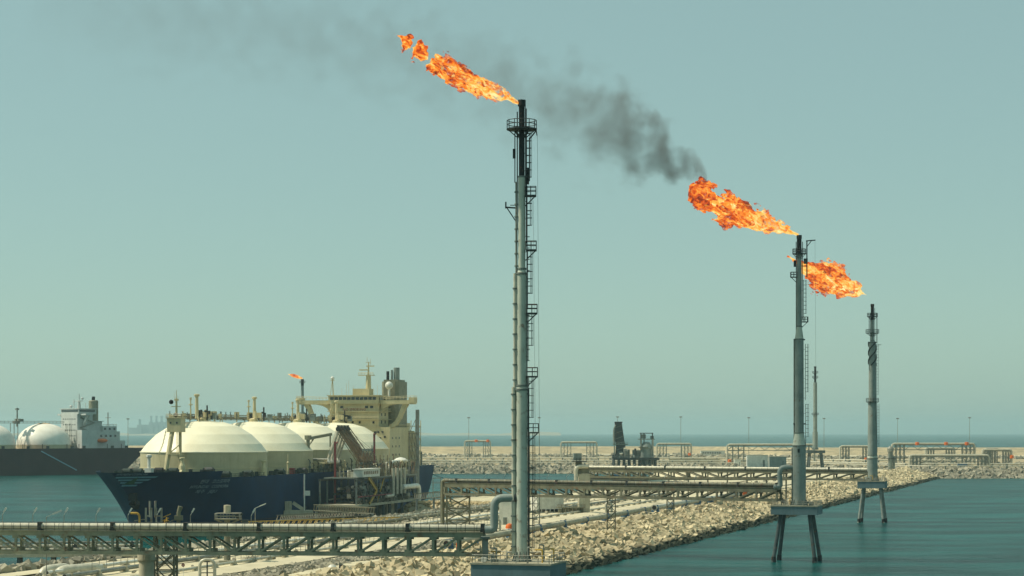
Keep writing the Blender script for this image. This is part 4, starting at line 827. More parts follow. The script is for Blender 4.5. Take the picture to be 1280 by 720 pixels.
# ------------------------------------------------------------------ things on the near bridge and the near ground
def G(x, y, z=None):
    """ground point under a photo pixel (iterates on the local ground height)"""
    zz_ = 5.0
    for _ in range(6):
        p = PZ(x, y, zz_); zz_ = gz(p.x, p.y)
    p = PZ(x, y, zz_); p.z = zz_ if z is None else z; return p
def lamp(name, label, base, h, lean=.7, arm=.9, r=.06, group=None, mat='galv'):
    t = thing(name, label, 'lamp', base, 0, group)
    part(t, 'pole', M[mat], lambda m: m.tube((0, 0, 0), (0, 0, h), r, r * .8, n=6)); 
    part(t, 'lamp_head', M['white'], lambda m: m.bar((0, 0, h - .05), (arm * .55, 0, h + lean * .55), r * 1.2).bar((arm * .4, 0, h + lean * .4), (arm, 0, h + lean), .24, .2))
    return t
for i, x in enumerate((5, 43, 82, 122, 162, 198, 240, 316)):
    p = PD(x - 2, 0, 297 - (x / 604) * 7); p.z = 17.95
    lamp('walkway_lamp', '%s tilted walkway lamp from the left end of the nearest pipe bridge' % ORD[i], p, 2.3, .95, .55, group='lamps along the nearest pipe bridge')
p = PD(58, 0, 300); p.z = 4
t = lamp('swan_neck_lamp', 'taller lamp with a long slanted arm behind the nearest bridge, far left', p, 15.8, .9, 2.2, .07)
# concrete pier and lattice tower under the near bridge
p = PD(183, 0, 299); t = thing('bridge_pier', 'round pale concrete pier under the left part of the nearest bridge', 'pier', (p.x, p.y, 0))
part(t, 'column', M['concrete'], lambda m: m.lathe([(1.1, -4), (1.08, 13.4)], n=24), True); part(t, 'pier_cap', M['concrete'], lambda m: m.lathe([(1.1, 13.4), (1.3, 13.6), (1.3, 14.6), (.1, 14.61)], n=24))
def lattice(t, w, z0, z1, mat, step=3.0, leg=.28, brace=.16, dp=None):
    dp = dp or w
    cs = [(-w / 2, -dp / 2), (w / 2, -dp / 2), (w / 2, dp / 2), (-w / 2, dp / 2)]
    for c in cs: part(t, 'leg', mat, lambda m: m.bar((c[0], c[1], z0), (c[0], c[1], z1), leg))
    n = max(1, round((z1 - z0) / step)); h = (z1 - z0) / n
    for k in range(n):
        for i in range(4):
            a, b = cs[i], cs[(i + 1) % 4]; zb = z0 + k * h
            part(t, 'brace', mat, lambda m: m.bar((a[0], a[1], zb), (b[0], b[1], zb + h), brace).bar((b[0], b[1], zb), (a[0], a[1], zb + h), brace).bar((a[0], a[1], zb + h), (b[0], b[1], zb + h), brace))
p = PD(207, 0, 306); t = thing('lattice_tower', 'sandy steel lattice tower beside the round pier under the nearest bridge', 'tower', (p.x, p.y, 0)); lattice(t, 2.9, -2, 17.1, M['tanbridge'], 2.6)
part(t, 'platform', M['tanbridge'], lambda m: m.box((-.7, 0, 17.3), (7.4, 4.6, .3)).rail([(-4.3, -2.2, 17.4), (2.9, -2.2, 17.4)], 1.1, .05, 1.2))
t = thing('valve_station', 'cluster of goosenecks, frames and valves on the lattice tower before the bow', 'valves', (p.x, p.y, 17.45))
part(t, 'yellow_gooseneck', M['yellow'], lambda m: m.path([(-3.9, .3, 0), (-3.9, .3, 2.6), (-5.2, .3, 2.6)], .16, 8, .6), True)
for x in (-2.9, -1.4): part(t, 'frame', M['galv'], lambda m: m.bar((x, 0, 0), (x, 0, 3.4), .26).bar((x + .8, 0, 0), (x + .8, 0, 3.4), .26).bar((x, 0, 2.2), (x + .8, 0, 2.2), .2).bar((x, 0, 1.2), (x + .8, 0, 1.2), .2))
part(t, 'twin_stack', M['galv'], lambda m: m.tube((-2.3, 0, 2), (-2.3, 0, 4.4), .17, n=8).tube((-1.5, 0, 2), (-1.5, 0, 4.4), .17, n=8))
part(t, 'valve_body', M['tanbridge'], lambda m: m.tube((1.9, 0, 0), (1.9, 0, 2.8), .3, n=9).tube((1.9, 0, 2.7), (2.2, 0, 3.6), .28, .4, n=9).box((1.9, 0, 1.9), (1.2, .9, .7)).tube((.7, 0, .5), (1.3, .2, 1.0), .4, n=8))
for x, h in ((-.2, 1.4), (.5, 1.1), (.1, 2.0)): part(t, 'hand_valve', M['yellow'] if h > 1.3 else M['galv'], lambda m: m.tube((x, .4, 0), (x, .4, h), .12, n=6).bar((x - .5, .4, h), (x + .6, .4, h + .5), .12).lathe([(.05, 0), (.35, .03), (.35, .12), (.05, .15)], (x, .4, h * .7), 9))
part(t, 'rack', M['galv'], lambda m: [m.bar((-4.6, 0, .5 + .5 * k), (-3.0, .6, .7 + .5 * k), .12) for k in range(3)])
# fire monitor tower
q = G(284, 703); t = thing('monitor_tower', 'fire monitor tower with a small tank on a railed platform before the hull', 'tower', (q.x, q.y, q.z)); SS = F / q.y
zp = lambda y: H - (y - HZ) / SS - q.z
part(t, 'column', M['tanbridge'], lambda m: m.lathe([(.95, 0), (.7, .6), (.62, zp(650))], n=14), True); part(t, 'foot', M['concrete'], lambda m: m.box((0, 0, .1), (3, 3, .7)))
pf = part(t, 'platform', M['tanbridge'], lambda m: m.box((.2, 0, zp(649)), (5.2, 4, .25)).bar((0, 0, zp(656)), (2.4, 0, zp(650)), .25).bar((0, 0, zp(656)), (-2.2, 0, zp(650)), .25))
part(pf, 'railing', M['galv'], lambda m: m.rail([(-2.3, -1.9, zp(649)), (2.7, -1.9, zp(649)), (2.7, 1.9, zp(649)), (-2.3, 1.9, zp(649)), (-2.3, -1.9, zp(649))], 1.25, .07, 1.2))
part(t, 'tank', M['concrete'], lambda m: m.lathe([(.1, zp(641)), (.72, zp(641)), (.72, zp(631.5)), (.1, zp(631))], n=14), True); part(t, 'monitor', M['dark'], lambda m: m.tube((2.2, 0, zp(649)), (2.2, 0, zp(645)), .35, n=8).bar((1.6, 0, zp(644)), (3.2, 0, zp(643)), .35))
part(t, 'cabinet', M['dark'], lambda m: m.box((3.6, .3, zp(655)), (1.3, 1.2, 1.7)))
q = G(319, 703); lamp('swan_neck_lamp', 'curved grey lamp post between the monitor tower and the catwalks', q, 11.2, .9, 2.2, .09)

# low jetty trestle seen through the near bridge at the left
a, c = PZ(-60, 688, 7), PZ(175, 686, 7); d = c - a
t = thing('jetty_trestle', 'low cluttered pipe trestle on piles over the water, far left behind the near bridge', 'trestle', (a.x, a.y, 0), math.atan2(d.y, d.x)); LL = d.length
part(t, 'deck', M['concrete'], lambda m: m.box((LL / 2, 0, 5.9), (LL, 6, .7)))
for i in range(int(LL / 7) + 1):
    for y in (-2.2, 2.2): part(t, 'pile', M['pile'], lambda m: m.tube((i * 7, y, -4), (i * 7, y, 5.6), .45, n=9), True)
for y, z, r, k in ((-2, 7.1, .32, 'insul'), (-1.1, 7.0, .22, 'galv'), (.2, 7.8, .28, 'insul'), (1.2, 7.2, .35, 'steel'), (2.3, 8.4, .2, 'galv')):
    part(t, 'pipe', M[k], lambda m: m.tube((0, y, z), (LL, y, z), r, n=8), True)
for i in range(int(LL / 5)): part(t, 'rack_frame', M['tanbridge'], lambda m: m.bar((i * 5, -2.6, 6.2), (i * 5, -2.6, 9.2), .22).bar((i * 5, 2.6, 6.2), (i * 5, 2.6, 9.2), .22).bar((i * 5, -2.8, 7.6), (i * 5, 2.8, 7.6), .2).bar((i * 5, -2.8, 9.2), (i * 5, 2.8, 9.2), .2))
part(t, 'railing', M['galv'], lambda m: m.rail([(0, -2.9, 6.2), (LL, -2.9, 6.2)], 1.1, .06, 1.6))
for i in range(22):
    x, y, h = R.uniform(1, LL - 1), R.uniform(-2.4, 2.2), R.uniform(.6, 2.2); part(t, R.choice(['valve', 'cabinet']), R.choice([M['white'], M['galv'], M['concrete'], M['dark']]), lambda m: m.box((x, y, 6.3 + h / 2), (R.uniform(.4, 1.3), .7, h)).tube((x, y - .5, 6.4 + h), (x, y + .5, 6.4 + h), .2, n=6))

# catwalk trestles between the mooring dolphins
def walkway(label, A, B, z, h, w, panel, mat, slats=True, group='catwalks by the mooring dolphins'):
    A, B = Vector(A), Vector(B); dd = B - A; L = dd.length
    t = thing('catwalk', label, 'catwalk', (A.x, A.y, 0), math.atan2(dd.y, dd.x), group); n = max(2, round(L / panel)); pn = L / n
    for y in (0, w):
        part(t, 'rail', M[mat], lambda m: m.box((L / 2, y, z + h), (L, .16, .2)).box((L / 2, y, z), (L, .2, .3)))
        for i in range(n):
            part(t, 'slat', M[mat], lambda m: m.bar((i * pn, y, z), ((i + .55) * pn, y, z + h), .2, .16))
    part(t, 'deck', M['galv'], lambda m: m.box((L / 2, w / 2, z + .05), (L, w - .2, .1)))
    for k in range(max(2, int(L / 18)) + 1):
        x = L * k / max(2, int(L / 18)); part(t, 'pile', M['pile_pale'], lambda m: m.tube((x, w / 2, z), (x, w / 2, -4), .4, n=8))
    return t
pz = lambda x, y, z: PZ(x, y, z)
walkway('pale slatted catwalk rising behind the others below the loading platform', pz(392, 632, 8), pz(462, 636, 8), 6.4, 1.9, 2.2, 1.5, 'tanbridge')
walkway('long pale catwalk in the middle row, below the loading platform', pz(352, 646, 6.5), pz(462, 640, 6.5), 5.4, 1.5, 2, 1.7, 'tanbridge')
walkway('low yellowish catwalk nearest to us, skirting the navy hull', pz(306, 655, 6), pz(500, 649, 6), 5.2, 1.4, 2, 1.9, 'yellow')
walkway('short slatted catwalk leading right from the loading platform to the shore', pz(524, 619, 9), pz(566, 616, 9), 7.6, 2.0, 2, 1.6, 'tanbridge')
p = pz(372, 651, 1.5); t = thing('mooring_dolphin', 'grey concrete mooring dolphin with a tilted fender panel beside the hull', 'dolphin', (p.x, p.y, 0), .2)
part(t, 'cap', M['concrete'], lambda m: m.box((0, 0, 4.2), (10, 7, 1.8))); part(t, 'fender_panel', M['concrete'], lambda m: m.prism([(-4.5, -2), (-4.5, 2), (-2.2, 2), (-2.2, -2)], 5.1, 8.2).bar((-1.8, -2, 7.8), (1.8, -2, 5.4), .4, 1.2))
for x in (-3.5, 3.5):
    for y in (-2.4, 2.4): part(t, 'pile', M['pile'], lambda m: m.tube((x, y, -4), (x, y, 3.4), .6, n=9))
part(t, 'bollard', M['dark'], lambda m: m.lathe([(.5, 5.1), (.4, 5.9), (.65, 6.1), (.65, 6.4), (.1, 6.5)], (2.5, 0, 0), 10)); part(t, 'mast', M['white'], lambda m: m.bar((2.2, -1.5, 5.1), (2.2, -1.5, 17.5), .42).box((3.2, -1.5, 11.0), (1.8, .8, 1.7)))
a = AB(273, 142); t = thing('quay_wall', 'plain grey concrete quay wall at the left end of the cobbled embankment', 'wall', (a.x, a.y, 0), BRZ - math.pi / 2)
part(t, 'wall_face', M['concrete'], lambda m: m.box((-3, 3, 2), (9.5, 9, 6.5))); part(t, 'coping', M['white'], lambda m: m.box((-3, 3, 5.4), (10, 9.4, .35)))

for k in range(40):     # crowded deck gear amidships on the ship, behind the loaders
    x, y, h = R.uniform(-96, -44), R.uniform(20.5, 22.6), R.uniform(1.0, 5.0)
    part(ship, R.choice(['deck_valve', 'hose_saddle', 'deck_pipe']), R.choice([M['cream'], M['tanbridge'], M['galv'], M['steel']]), lambda m: m.tube((x, y, 17.4), (x, y, 17.4 + h), .22, n=6).bar((x - 1.2, y, 17.6 + h * .7), (x + 1.4, y, 17.6 + h), .3).box((x, y, 17.6 + h * .4), (.9, .7, .8)))

# ------------------------------------------------------------------ loading platform and arms, square to the ship
JR = Vector((.974, -.226, 0))
def J(tt, ys, z=0.0): v = SH0 + SH_U * tt + JR * ys; v.z = z; return v
jz = math.atan2(SH_U.y, SH_U.x)            # local x along the ship towards its stern; local y = -away -> use -ys
jet = thing('loading_platform', 'two level steel loading platform crowded with pipes beside the ship', 'platform', J(36, 28), jz)
L0, D0 = 76.0, 15.0                        # local x 0..L0, local y 0..-D0
part(jet, 'lower_deck', M['concrete'], lambda m: m.box((L0 / 2, -D0 / 2, 6.0), (L0, D0, .9)))
part(jet, 'upper_deck', M['steel'], lambda m: m.box((L0 / 2 + 4, -D0 / 2, 15.6), (L0 - 8, D0, .5)))
for i in range(10):
    for y in (-.8, -D0 + .8):
        x = 1 + i * (L0 - 2) / 9; part(jet, 'column', M['steel'], lambda m: m.bar((x, y, 6.4), (x, y, 15.4), .55)); part(jet, 'pile', M['pile'], lambda m: m.tube((x, y, -4), (x, y, 5.6), .6, n=10))
for i in range(9):
    x = 1 + i * (L0 - 2) / 9; w = (L0 - 2) / 9
    part(jet, 'brace', M['yellow'] if i == 3 else M['dark'], lambda m: m.bar((x, -D0 + .6, 6.5), (x + w, -D0 + .6, 15.2), .35) if i % 2 else m.bar((x, -D0 + .6, 15.2), (x + w, -D0 + .6, 6.5), .35))
part(jet, 'railing', M['tanbridge'], lambda m: m.rail([(8, -D0 + .2, 15.9), (L0, -D0 + .2, 15.9)], 1.15, .07, 1.6).rail([(0, -D0 + .2, 6.5), (L0, -D0 + .2, 6.5)], 1.1, .07, 2))
part(jet, 'deck_beam', M['dark'], lambda m: [m.box((L0 / 2, y, 15.0), (L0, .4, .7)) for y in (-.8, -D0 + .8)])
part(jet, 'pipe_run', M['red'], lambda m: m.tube((0, -D0 - .4, 9.2), (40, -D0 - .4, 9.2), .25, n=8))
for k in range(7): part(jet, 'header_pipe', R.choice([M['galv'], M['insul'], M['steel'], M['dark']]), lambda m: m.tube((8, -2 - 1.7 * k, 8 + (k * 1.9) % 5), (L0 - 4, -2 - 1.7 * k, 8 + (k * 1.9) % 5), .3 + .1 * (k % 3), n=9), True)
for k in range(4): part(jet, 'vertical_pipe', M['insul'], lambda m: m.path([(42 + 5 * k, -D0 - .6, 18.6), (42 + 5 * k, -D0 - .6, 10.5 if k else 8.5), (33 if k == 0 else 42 + 5 * k, -D0 - .6, 8.5 if k == 0 else 9)], .6, 10, 1), True)
part(jet, 'white_elbow_pipe', M['white'], lambda m: m.path([(52, -D0 - 1.2, 11.4), (75, -D0 - 1.2, 11.4), (75, -D0 - 1.2, 5)], .95, 12, 2.6), True)
part(jet, 'stair', M['yellow'], lambda m: m.bar((12, -D0 - .3, 15.5), (22, -D0 - .3, 10.8), .4, .8).bar((22, -D0 - .3, 10.8), (13, -D0 - .3, 6.4), .4, .8).rail([(12, -D0 - .5, 15.6), (22, -D0 - .5, 10.9)], 1, .07, 1.4))
for i in range(190):
    x, y = R.uniform(10, L0 - 2), R.uniform(-D0 + .5, -1.5); top = 15.85; h = R.uniform(.8, 5.4) * (1 if x > 34 else .55); k = R.random(); mt = R.choice([M['galv'], M['insul'], M['dark'], M['brown'], M['tanbridge'], M['brown'], M['cream']])
    if k < .35: part(jet, 'valve', mt, lambda m: m.tube((x, y, top), (x, y, top + h), .2, n=7).tube((x - .6, y, top + h * .6), (x + .6, y, top + h * .6), .32, n=7).lathe([(.05, 0), (.5, .04), (.5, .14), (.05, .18)], (x, y, top + h), 9))
    elif k < .65: part(jet, 'pipe_loop', mt, lambda m: m.path([(x, y, top), (x, y, top + h), (x + R.uniform(1.5, 5), y, top + h), (x + R.uniform(1.5, 5), y, top)], R.uniform(.18, .38), 7, .6), True)
    elif k < .85: part(jet, 'post', mt, lambda m: m.bar((x, y, top), (x, y, top + h * 1.5), .22).bar((x - .9, y, top + h * 1.2), (x + .9, y, top + h * 1.2), .2))
    else: part(jet, 'cabinet', mt, lambda m: m.box((x, y, top + .9), (R.uniform(.8, 2.4), 1.3, 1.8)))
for i in range(110):
    x = R.uniform(4, L0 - 4); z = R.uniform(6.8, 13); part(jet, R.choice(['equipment', 'pump', 'cabinet']), R.choice([M['dark'], M['dark'], M['steel'], M['galv']]), lambda m: m.box((x, -D0 + R.uniform(.5, 6), z), (R.uniform(.8, 4), 1.5, R.uniform(.6, 2.4))).tube((x, -D0 + 1, z), (x + R.uniform(-4, 4), -D0 + 1, z), .3, n=7))
p = J(50, 42, 15.9); t = thing('control_cabin', 'small white cabin with a row of dark windows on the loading platform', 'cabin', p, jz)
part(t, 'wall', M['white'], lambda m: m.box((0, 0, 1.5), (21, 3.4, 2.7))); part(t, 'roof', M['white'], lambda m: m.box((0, 0, 2.97), (22, 4, .22)))
for k in range(7): part(t, 'window', M['glass'], lambda m: m.box((-8 + 2.6 * k, -1.75, 1.7), (1.7, .12, 1.1)))
for k in range(4):
    tt = 61 + 3.7 * k
    t = thing('marine_loader', ['leftmost grey loading arm reaching down to the ship manifold', 'second loading arm from the left in the row of four', 'third loading arm from the left in the row of four', 'rightmost loading arm of the four at the manifold'][k], 'loading crane', J(tt, 36.5, 15.9), jz, 'loading arms at the manifold')
    part(t, 'riser', M['steel'], lambda m: m.tube((0, 0, 0), (0, 0, 5.2), .42, n=10).tube((0, -.6, 4.6), (0, .6, 4.6), .6, n=10), True)
    part(t, 'inner_arm', M['brown'], lambda m: m.tube((0, 0, 4.8), (0, 8.6, 17), .5, n=9).bar((0, -.4, 6.6), (0, 8.2, 18.0), .3).bar((0, 2.2, 9.2), (0, 2.4, 7.2), .14).bar((0, 5.2, 13.3), (0, 5.4, 11.4), .14), True)
    part(t, 'outer_arm', M['insul'], lambda m: m.tube((0, 8.6, 17), (0, 12.2, 6.6), .58, n=9).bar((0, 9.4, 17), (0, 12.8, 7), .14), True)
    part(t, 'apex_joint', M['dark'], lambda m: m.tube((-.7, 8.6, 17.2), (.7, 8.6, 17.2), .85, n=12).box((0, 8.6, 18.2), (.7, .9, .8)), True)
    part(t, 'stand', M['brown'], lambda m: [m.bar((x, y, 0), (x * .6, y * .6, 8.5), .22) for x in (-1.3, 1.3) for y in (-1.6, 1.6)] + [m.bar((-1.2, y, z), (1.2, -y, z + 2.4), .16) for z in (.5, 3, 5.5) for y in (-1.5, 1.5)] + [m.bar((x, -1.5, z), (x, 1.5, z + 2.4), .16) for z in (.5, 3, 5.5) for x in (-1.2, 1.2)])
    part(t, 'arm_lattice', M['brown'], lambda m: [m.bar((0, 8.6 * u - .5, 6.4 + 12.2 * u - 1.6), (0, 8.6 * u + .9, 6.4 + 12.2 * u + 1.4 - 1.2), .2) for u in np.linspace(0, .92, 9)] + [m.bar((0, 1.4, 5.0), (0, 9.0, 15.9), .22)])
    part(t, 'counterweight', M['tanbridge'], lambda m: m.bar((0, 0, 4.8), (0, -4.4, -.4 + 2.2), .4).box((0, -4.4, 2.0), (1.3, 1.8, 2.0)))
    part(t, 'coupler', M['white'], lambda m: m.tube((0, 12.2, 7), (0, 12.3, 4.8), .5, .4, n=9).box((0, 12.25, 5.4), (1.1, 1.1, .7)))
    part(t, 'pulley_truss', M['steel'], lambda m: m.bar((0, .4, 4.6), (0, -.8, 9.6), .22).bar((0, -.8, 9.6), (0, 8.6, 17.2), .09).bar((0, -.8, 9.6), (0, -4.4, 2.4), .09).box((0, -.8, 9.6), (.5, .9, .9)))
def mast(label, tt, ys, z0, z1, mk, fn=None, w=.65):
    t = thing('gangway_mast', label, 'mast', J(tt, ys, 0), jz); part(t, 'post', M[mk], lambda m: m.bar((0, 0, z0), (0, 0, z1), w))
    if fn: fn(t)
    return t
mast('tall dark red mast at the left end of the loading platform', 47.5, 31, 6.4, 28.6, 'red', lambda t: part(t, 'arm', M['red'], lambda m: m.bar((0, 0, 27.6), (3, 0, 28.4), .3).bar((0, .4, 6.6), (0, 4, 6.6), .3)))
mast('shorter dark red mast with a lamp bracket, middle of the loading platform', 89, 33, 15.8, 31.5, 'red', lambda t: part(t, 'lamp_bracket', M['dark'], lambda m: m.bar((-1, 0, 30.6), (2.4, 0, 31.4), .3).box((1.4, 0, 31.9), (1.6, .8, .7)).bar((-3, 0, 23), (0, 0, 29), .2).bar((-3, 0, 16), (-3, 0, 27), .25)))
def tw(t):
    part(t, 'frame', M['tanbridge'], lambda m: [m.bar((-x, 0, z0), (-x, 0, z1), .3) for x, z0, z1 in ((4, 15, 31.4), (8, 15, 31.4), (12, 15, 31.4))] + [m.bar((0, 0, z), (-13, 0, z), .3) for z in (31.4, 26, 21)] + [m.bar((-x, 0, 21), (-x - 4, 0, 26), .2) for x in (0, 4, 8)] + [m.bar((-x, 0, 26), (-x - 4, 0, 31), .2) for x in (0, 4, 8)])
    part(t, 'stay', M['dark'], lambda m: m.bar((0, 0, 38.6), (-12, 0, 31.6), .14))
mast('tall grey post with a braced steel frame at the stern end of the jetty', 149, 33, -4, 41, 'steel', tw, 1.25)
t = thing('white_vessel', 'white flattened storage vessel beside the stern frame on the jetty', 'tank', J(104, 39, 15.85), jz)
part(t, 'shell', M['white'], lambda m: m.lathe([(.1, 4.0), (1.6, 4.2), (2.7, 4.9), (2.7, 5.4), (1.6, 6.2), (.1, 6.5)], n=20), True)
for x in (-2.5, 2.5): part(t, 'leg', M['steel'], lambda m: m.bar((x, 0, 0), (x, 0, 5), .4))
part(t, 'pipe', M['white'], lambda m: m.path([(-4, 0, 5), (-12, 0, 5), (-12, 0, 1)], .5, 9, 1), True)

# ------------------------------------------------------------------ middle ground on the breakwater
p = Vector((b2A[0], b2A[1], 0)); gzp = gz(p.x, p.y) - .3
t = thing('pipe_support_tower', 'braced steel tower holding up the left end of the middle bridge', 'tower', (p.x + 3.6, p.y + 1.3, 0)); lattice(t, 6.2, gzp, 17.5, M['tanbridge'], 3.2, .42, .24, 3)
t = thing('riser_pipe', 'sandy pipe bending down from the left end of the middle bridge', 'pipe', (p.x, p.y, 0), math.atan2(b2B[1] - b2A[1], b2B[0] - b2A[0])); part(t, 'pipe', M['tanbridge'], lambda m: m.path([(.4, .9, 18.85), (-1.3, .9, 18.85), (-1.3, .9, gzp)], .52, 12, 1.7), True)
part(t, 'shoe', M['concrete'], lambda m: m.box((-1.3, .9, gzp + .3), (1.8, 1.8, .8)))
q = G(546, 655); t = thing('lamp_gantry', 'thin grey double pole gantry left of the bridge support tower', 'gantry', q); part(t, 'pole', M['galv'], lambda m: m.bar((-1.1, 0, 0), (-1.1, 0, 13.5), .22)); part(t, 'pole', M['galv'], lambda m: m.bar((1.1, 0, 0), (1.1, 0, 13.5), .22)); part(t, 'rungs', M['galv'], lambda m: [m.bar((-1.1, 0, z), (1.1, 0, z), .14) for z in (2, 4.5, 7, 9.5, 12, 13.4)])
q = G(634, 657); t = thing('equipment_room', 'plain white equipment building half hidden by the nearest stack', 'building', q, -.15); part(t, 'wall', M['white'], lambda m: m.box((1.3, 3, 4.1), (7.2, 6, 8.2))); part(t, 'roof', M['concrete'], lambda m: m.box((1.3, 3, 8.3), (7.7, 6.5, .3))); part(t, 'door', M['steel'], lambda m: m.box((-.6, -.05, 1.2), (1.1, .12, 2.3))); part(t, 'louvre', M['dark'], lambda m: [m.box((2.6, -.05, 5 + .25 * k), (1.6, .1, .12)) for k in range(6)])
q = G(688, 641); t = thing('substation', 'white corrugated substation cabin with a row of dark vents along its foot', 'cabin', q, .35)
part(t, 'wall', M['white'], lambda m: m.box((0, 3, 2.8), (9.5, 6, 5.6))); part(t, 'roof', M['concrete'], lambda m: m.box((0, 3, 5.7), (10, 6.5, .25)))
for k in range(19): part(t, 'rib', M['white'], lambda m: m.box((-4.5 + .5 * k, -.04, 3.1), (.18, .1, 4.8)))
for k in range(6): part(t, 'vent', M['glass'], lambda m: m.box((-3.9 + 1.5 * k, -.1, .75), (1.1, .14, .9)))
q = G(668, 640); t = thing('yellow_skid', 'small yellowish skid of equipment left of the substation cabin', 'skid', q); part(t, 'frame', M['yellow'], lambda m: m.box((0, 0, .3), (4, 2, .4)).box((.4, 0, 1.8), (3, 1.6, 2.2))); part(t, 'motor', M['dark'], lambda m: m.tube((-1.5, -1, 1), (1.5, -1, 1), .6, n=10))
t = thing('truss_post', 'slender steel post pair under the middle bridge right of the nearest stack', 'post', G(670, 664)); lattice(t, 1.9, 0, 10.0, M['galv'], 2.5, .18, .1)
for x, y, lb in ((764, 662, 'slender lattice post under the middle bridge by the open pipe end'), (838, 644, 'slender lattice post under the right half of the middle bridge')):
    t = thing('truss_post', lb, 'post', G(x, y)); lattice(t, 2.2, 0, 9.8, M['tanbridge'], 2.5, .2, .12)
# intake tower with box head where the far bridge starts
q = G(729, 641); t = thing('intake_tower', 'sandy concrete tower topped by a grey box, left end of the far bridge', 'tower', q, .1); SS = F / q.y; zp = lambda y: H - (y - HZ) / SS - q.z
part(t, 'shaft', M['concrete'], lambda m: m.box((.2, 0, zp(592) / 2), (3.6, 4, zp(592)))); part(t, 'neck', M['tanbridge'], lambda m: m.box((-1.5, 0, (zp(592) + zp(576)) / 2), (1.8, 2, zp(576) - zp(592))).bar((-2.6, -1, zp(594)), (-2.6, -1, zp(578)), .3).bar((.4, -1, zp(592)), (-.6, -1, zp(580)), .25).box((.6, 0, zp(587)), (2.6, 2.6, 2.2)))
part(t, 'box_head', M['stack_dark'], lambda m: m.box((-2.0, 0, zp(571)), (2.6, 2.8, zp(566.5) - zp(575.5)))); part(t, 'platform', M['dark'], lambda m: m.box((-1.4, 0, zp(577)), (4.6, 4, .25)).rail([(-3.6, -1.9, zp(577)), (.8, -1.9, zp(577))], 1.2, .07, 1))
part(t, 'riser', M['insul'], lambda m: m.path([(1.5, -1.6, zp(583)), (-2.6, -1.6, zp(583)), (-2.6, -1.6, zp(604))], .7, 11, 1.4), True); part(t, 'lower_deck', M['tanbridge'], lambda m: m.box((-4.5, -2, zp(634)), (9, 5, .3)).rail([(-9, -4.4, zp(634)), (0, -4.4, zp(634))], 1.1, .07, 1.3).v and [m.box((-8 + 1.2 * k, -2, zp(638)), (.9, 2, R.uniform(1, 2.6))) for k in range(7)])
# crest pipeline with blue supports
def ground_pipe(label, a0, a1, b0, b1, r, mat, dz=.9, every=14, smat='concrete', flange=True):
    A, B = AB(a0, b0), AB(a1, b1); A.z = gz(A.x, A.y) + dz; B.z = gz(B.x, B.y) + dz; dd = B - A; L = dd.length
    t = thing('pipeline', label, 'pipeline', (A.x, A.y, 0), math.atan2(dd.y, dd.x), 'pipelines lying along the breakwater')
    part(t, 'pipe', M[mat], lambda m: m.tube((0, 0, A.z), (L, 0, B.z), r, n=12).tube((.05, 0, A.z), (-.03, 0, A.z), r * 1.12, n=12), True)
    if flange: part(t, 'open_end', M['soot'], lambda m: m.tube((-.04, 0, A.z), (-.08, 0, A.z), r * .86, n=12))
    for k in range(int(L / every) + 1):
        x = k * every + 2
        if x > L: break
        z = A.z + (B.z - A.z) * x / L; part(t, 'support', M[smat], lambda m: m.box((x, 0, z - r * .8), (1.1, r * 2.6, r * 1.5)).box((x, 0, z - r - .6), (1.6, r * 3.4, 1.0)).box((x, 0, z + .02), (.5, r * 2.12, r * 2.12)))
    return t
ground_pipe('near length of the fat sandy pipeline on blue supports along the rock crest', -15, 205, 23.5, 25.5, .78, 'concrete', 1.5, 26, 'blue')
ground_pipe('far length of the fat pipeline on the rock crest, its open end facing us', 212, 410, 25.5, 25.5, .85, 'insul', 1.5, 24, 'blue')
ground_pipe('thin pale pipe beside the service road', -120, 330, 49.5, 49.5, .28, 'insul', .6, 9)
ground_pipe('middle grey pipe between the two dusty roads', -120, 420, 62, 64, .42, 'galv', .7, 11)
ground_pipe('white pipe nearest the inner road', -110, 300, 71, 71, .34, 'white', .6, 10)
ground_pipe('dull pipe on the far side of the inner road', 30, 262, 84, 85, .5, 'tanbridge', .8, 10)
ground_pipe('pale pipe closest to the inner shore', 90, 262, 93, 94, .38, 'insul', .7, 9)
for k, (a0, a1, b0, lb) in enumerate(((-60, 140, 55, 'wire fence along the service road, left foreground'), (-100, 120, 67, 'wire fence between the pipes, left foreground'), (60, 250, 89, 'post and wire fence near the inner shore'))):
    A, B = AB(a0, b0), AB(a1, b0); t = thing('fence', lb, 'fence', (A.x, A.y, 0), BRZ, 'wire fences on the breakwater'); n = int((a1 - a0) / 3)
    part(t, 'posts', M['galv'], lambda m: [m.tube((3 * i, 0, gz_ab(a0 + 3 * i, b0) - .2), (3 * i, 0, gz_ab(a0 + 3 * i, b0) + 2.1), .06, n=5) for i in range(n + 1)])['kind'] = 'stuff'
    for z in (.4, 1.1, 1.7, 2.1): part(t, 'wire', M['galv'], lambda m: m.path([(3 * i, 0, gz_ab(a0 + 3 * i, b0) + z) for i in range(n + 1)], .03, 4))
# goosenecks and big foreground pipes
def gooseneck(label, x, y, w, h, r, mat, z=None):
    q = G(x, y) if z is None else z; t = thing('gooseneck_pipe', label, 'pipe', q, .1, 'gooseneck pipe loops'); part(t, 'pipe', M[mat], lambda m: m.path([(-w / 2, 0, -.4), (-w / 2, 0, h), (w / 2, 0, h), (w / 2, 0, -.4)], r, 11, w * .48), True); part(t, 'stand', M['dark'], lambda m: m.bar((0, 0, 0), (0, 0, h - r), .25).bar((-w / 2, 0, h * .4), (w / 2, 0, h * .4), .16).box((0, 0, h - r), (w * .4, .4, .3))); return t
gooseneck('white inverted U pipe in the left foreground under the nearest bridge', 259, 727, 2.7, 4.0, .3, 'insul')
gooseneck('small grey inverted U pipe just left of the nearest stack', 621, 668, 1.7, 4.0, .32, 'insul')
gooseneck('pale inverted U pipe right of the substation cabin', 761, 642, 1.9, 3.6, .42, 'insul')
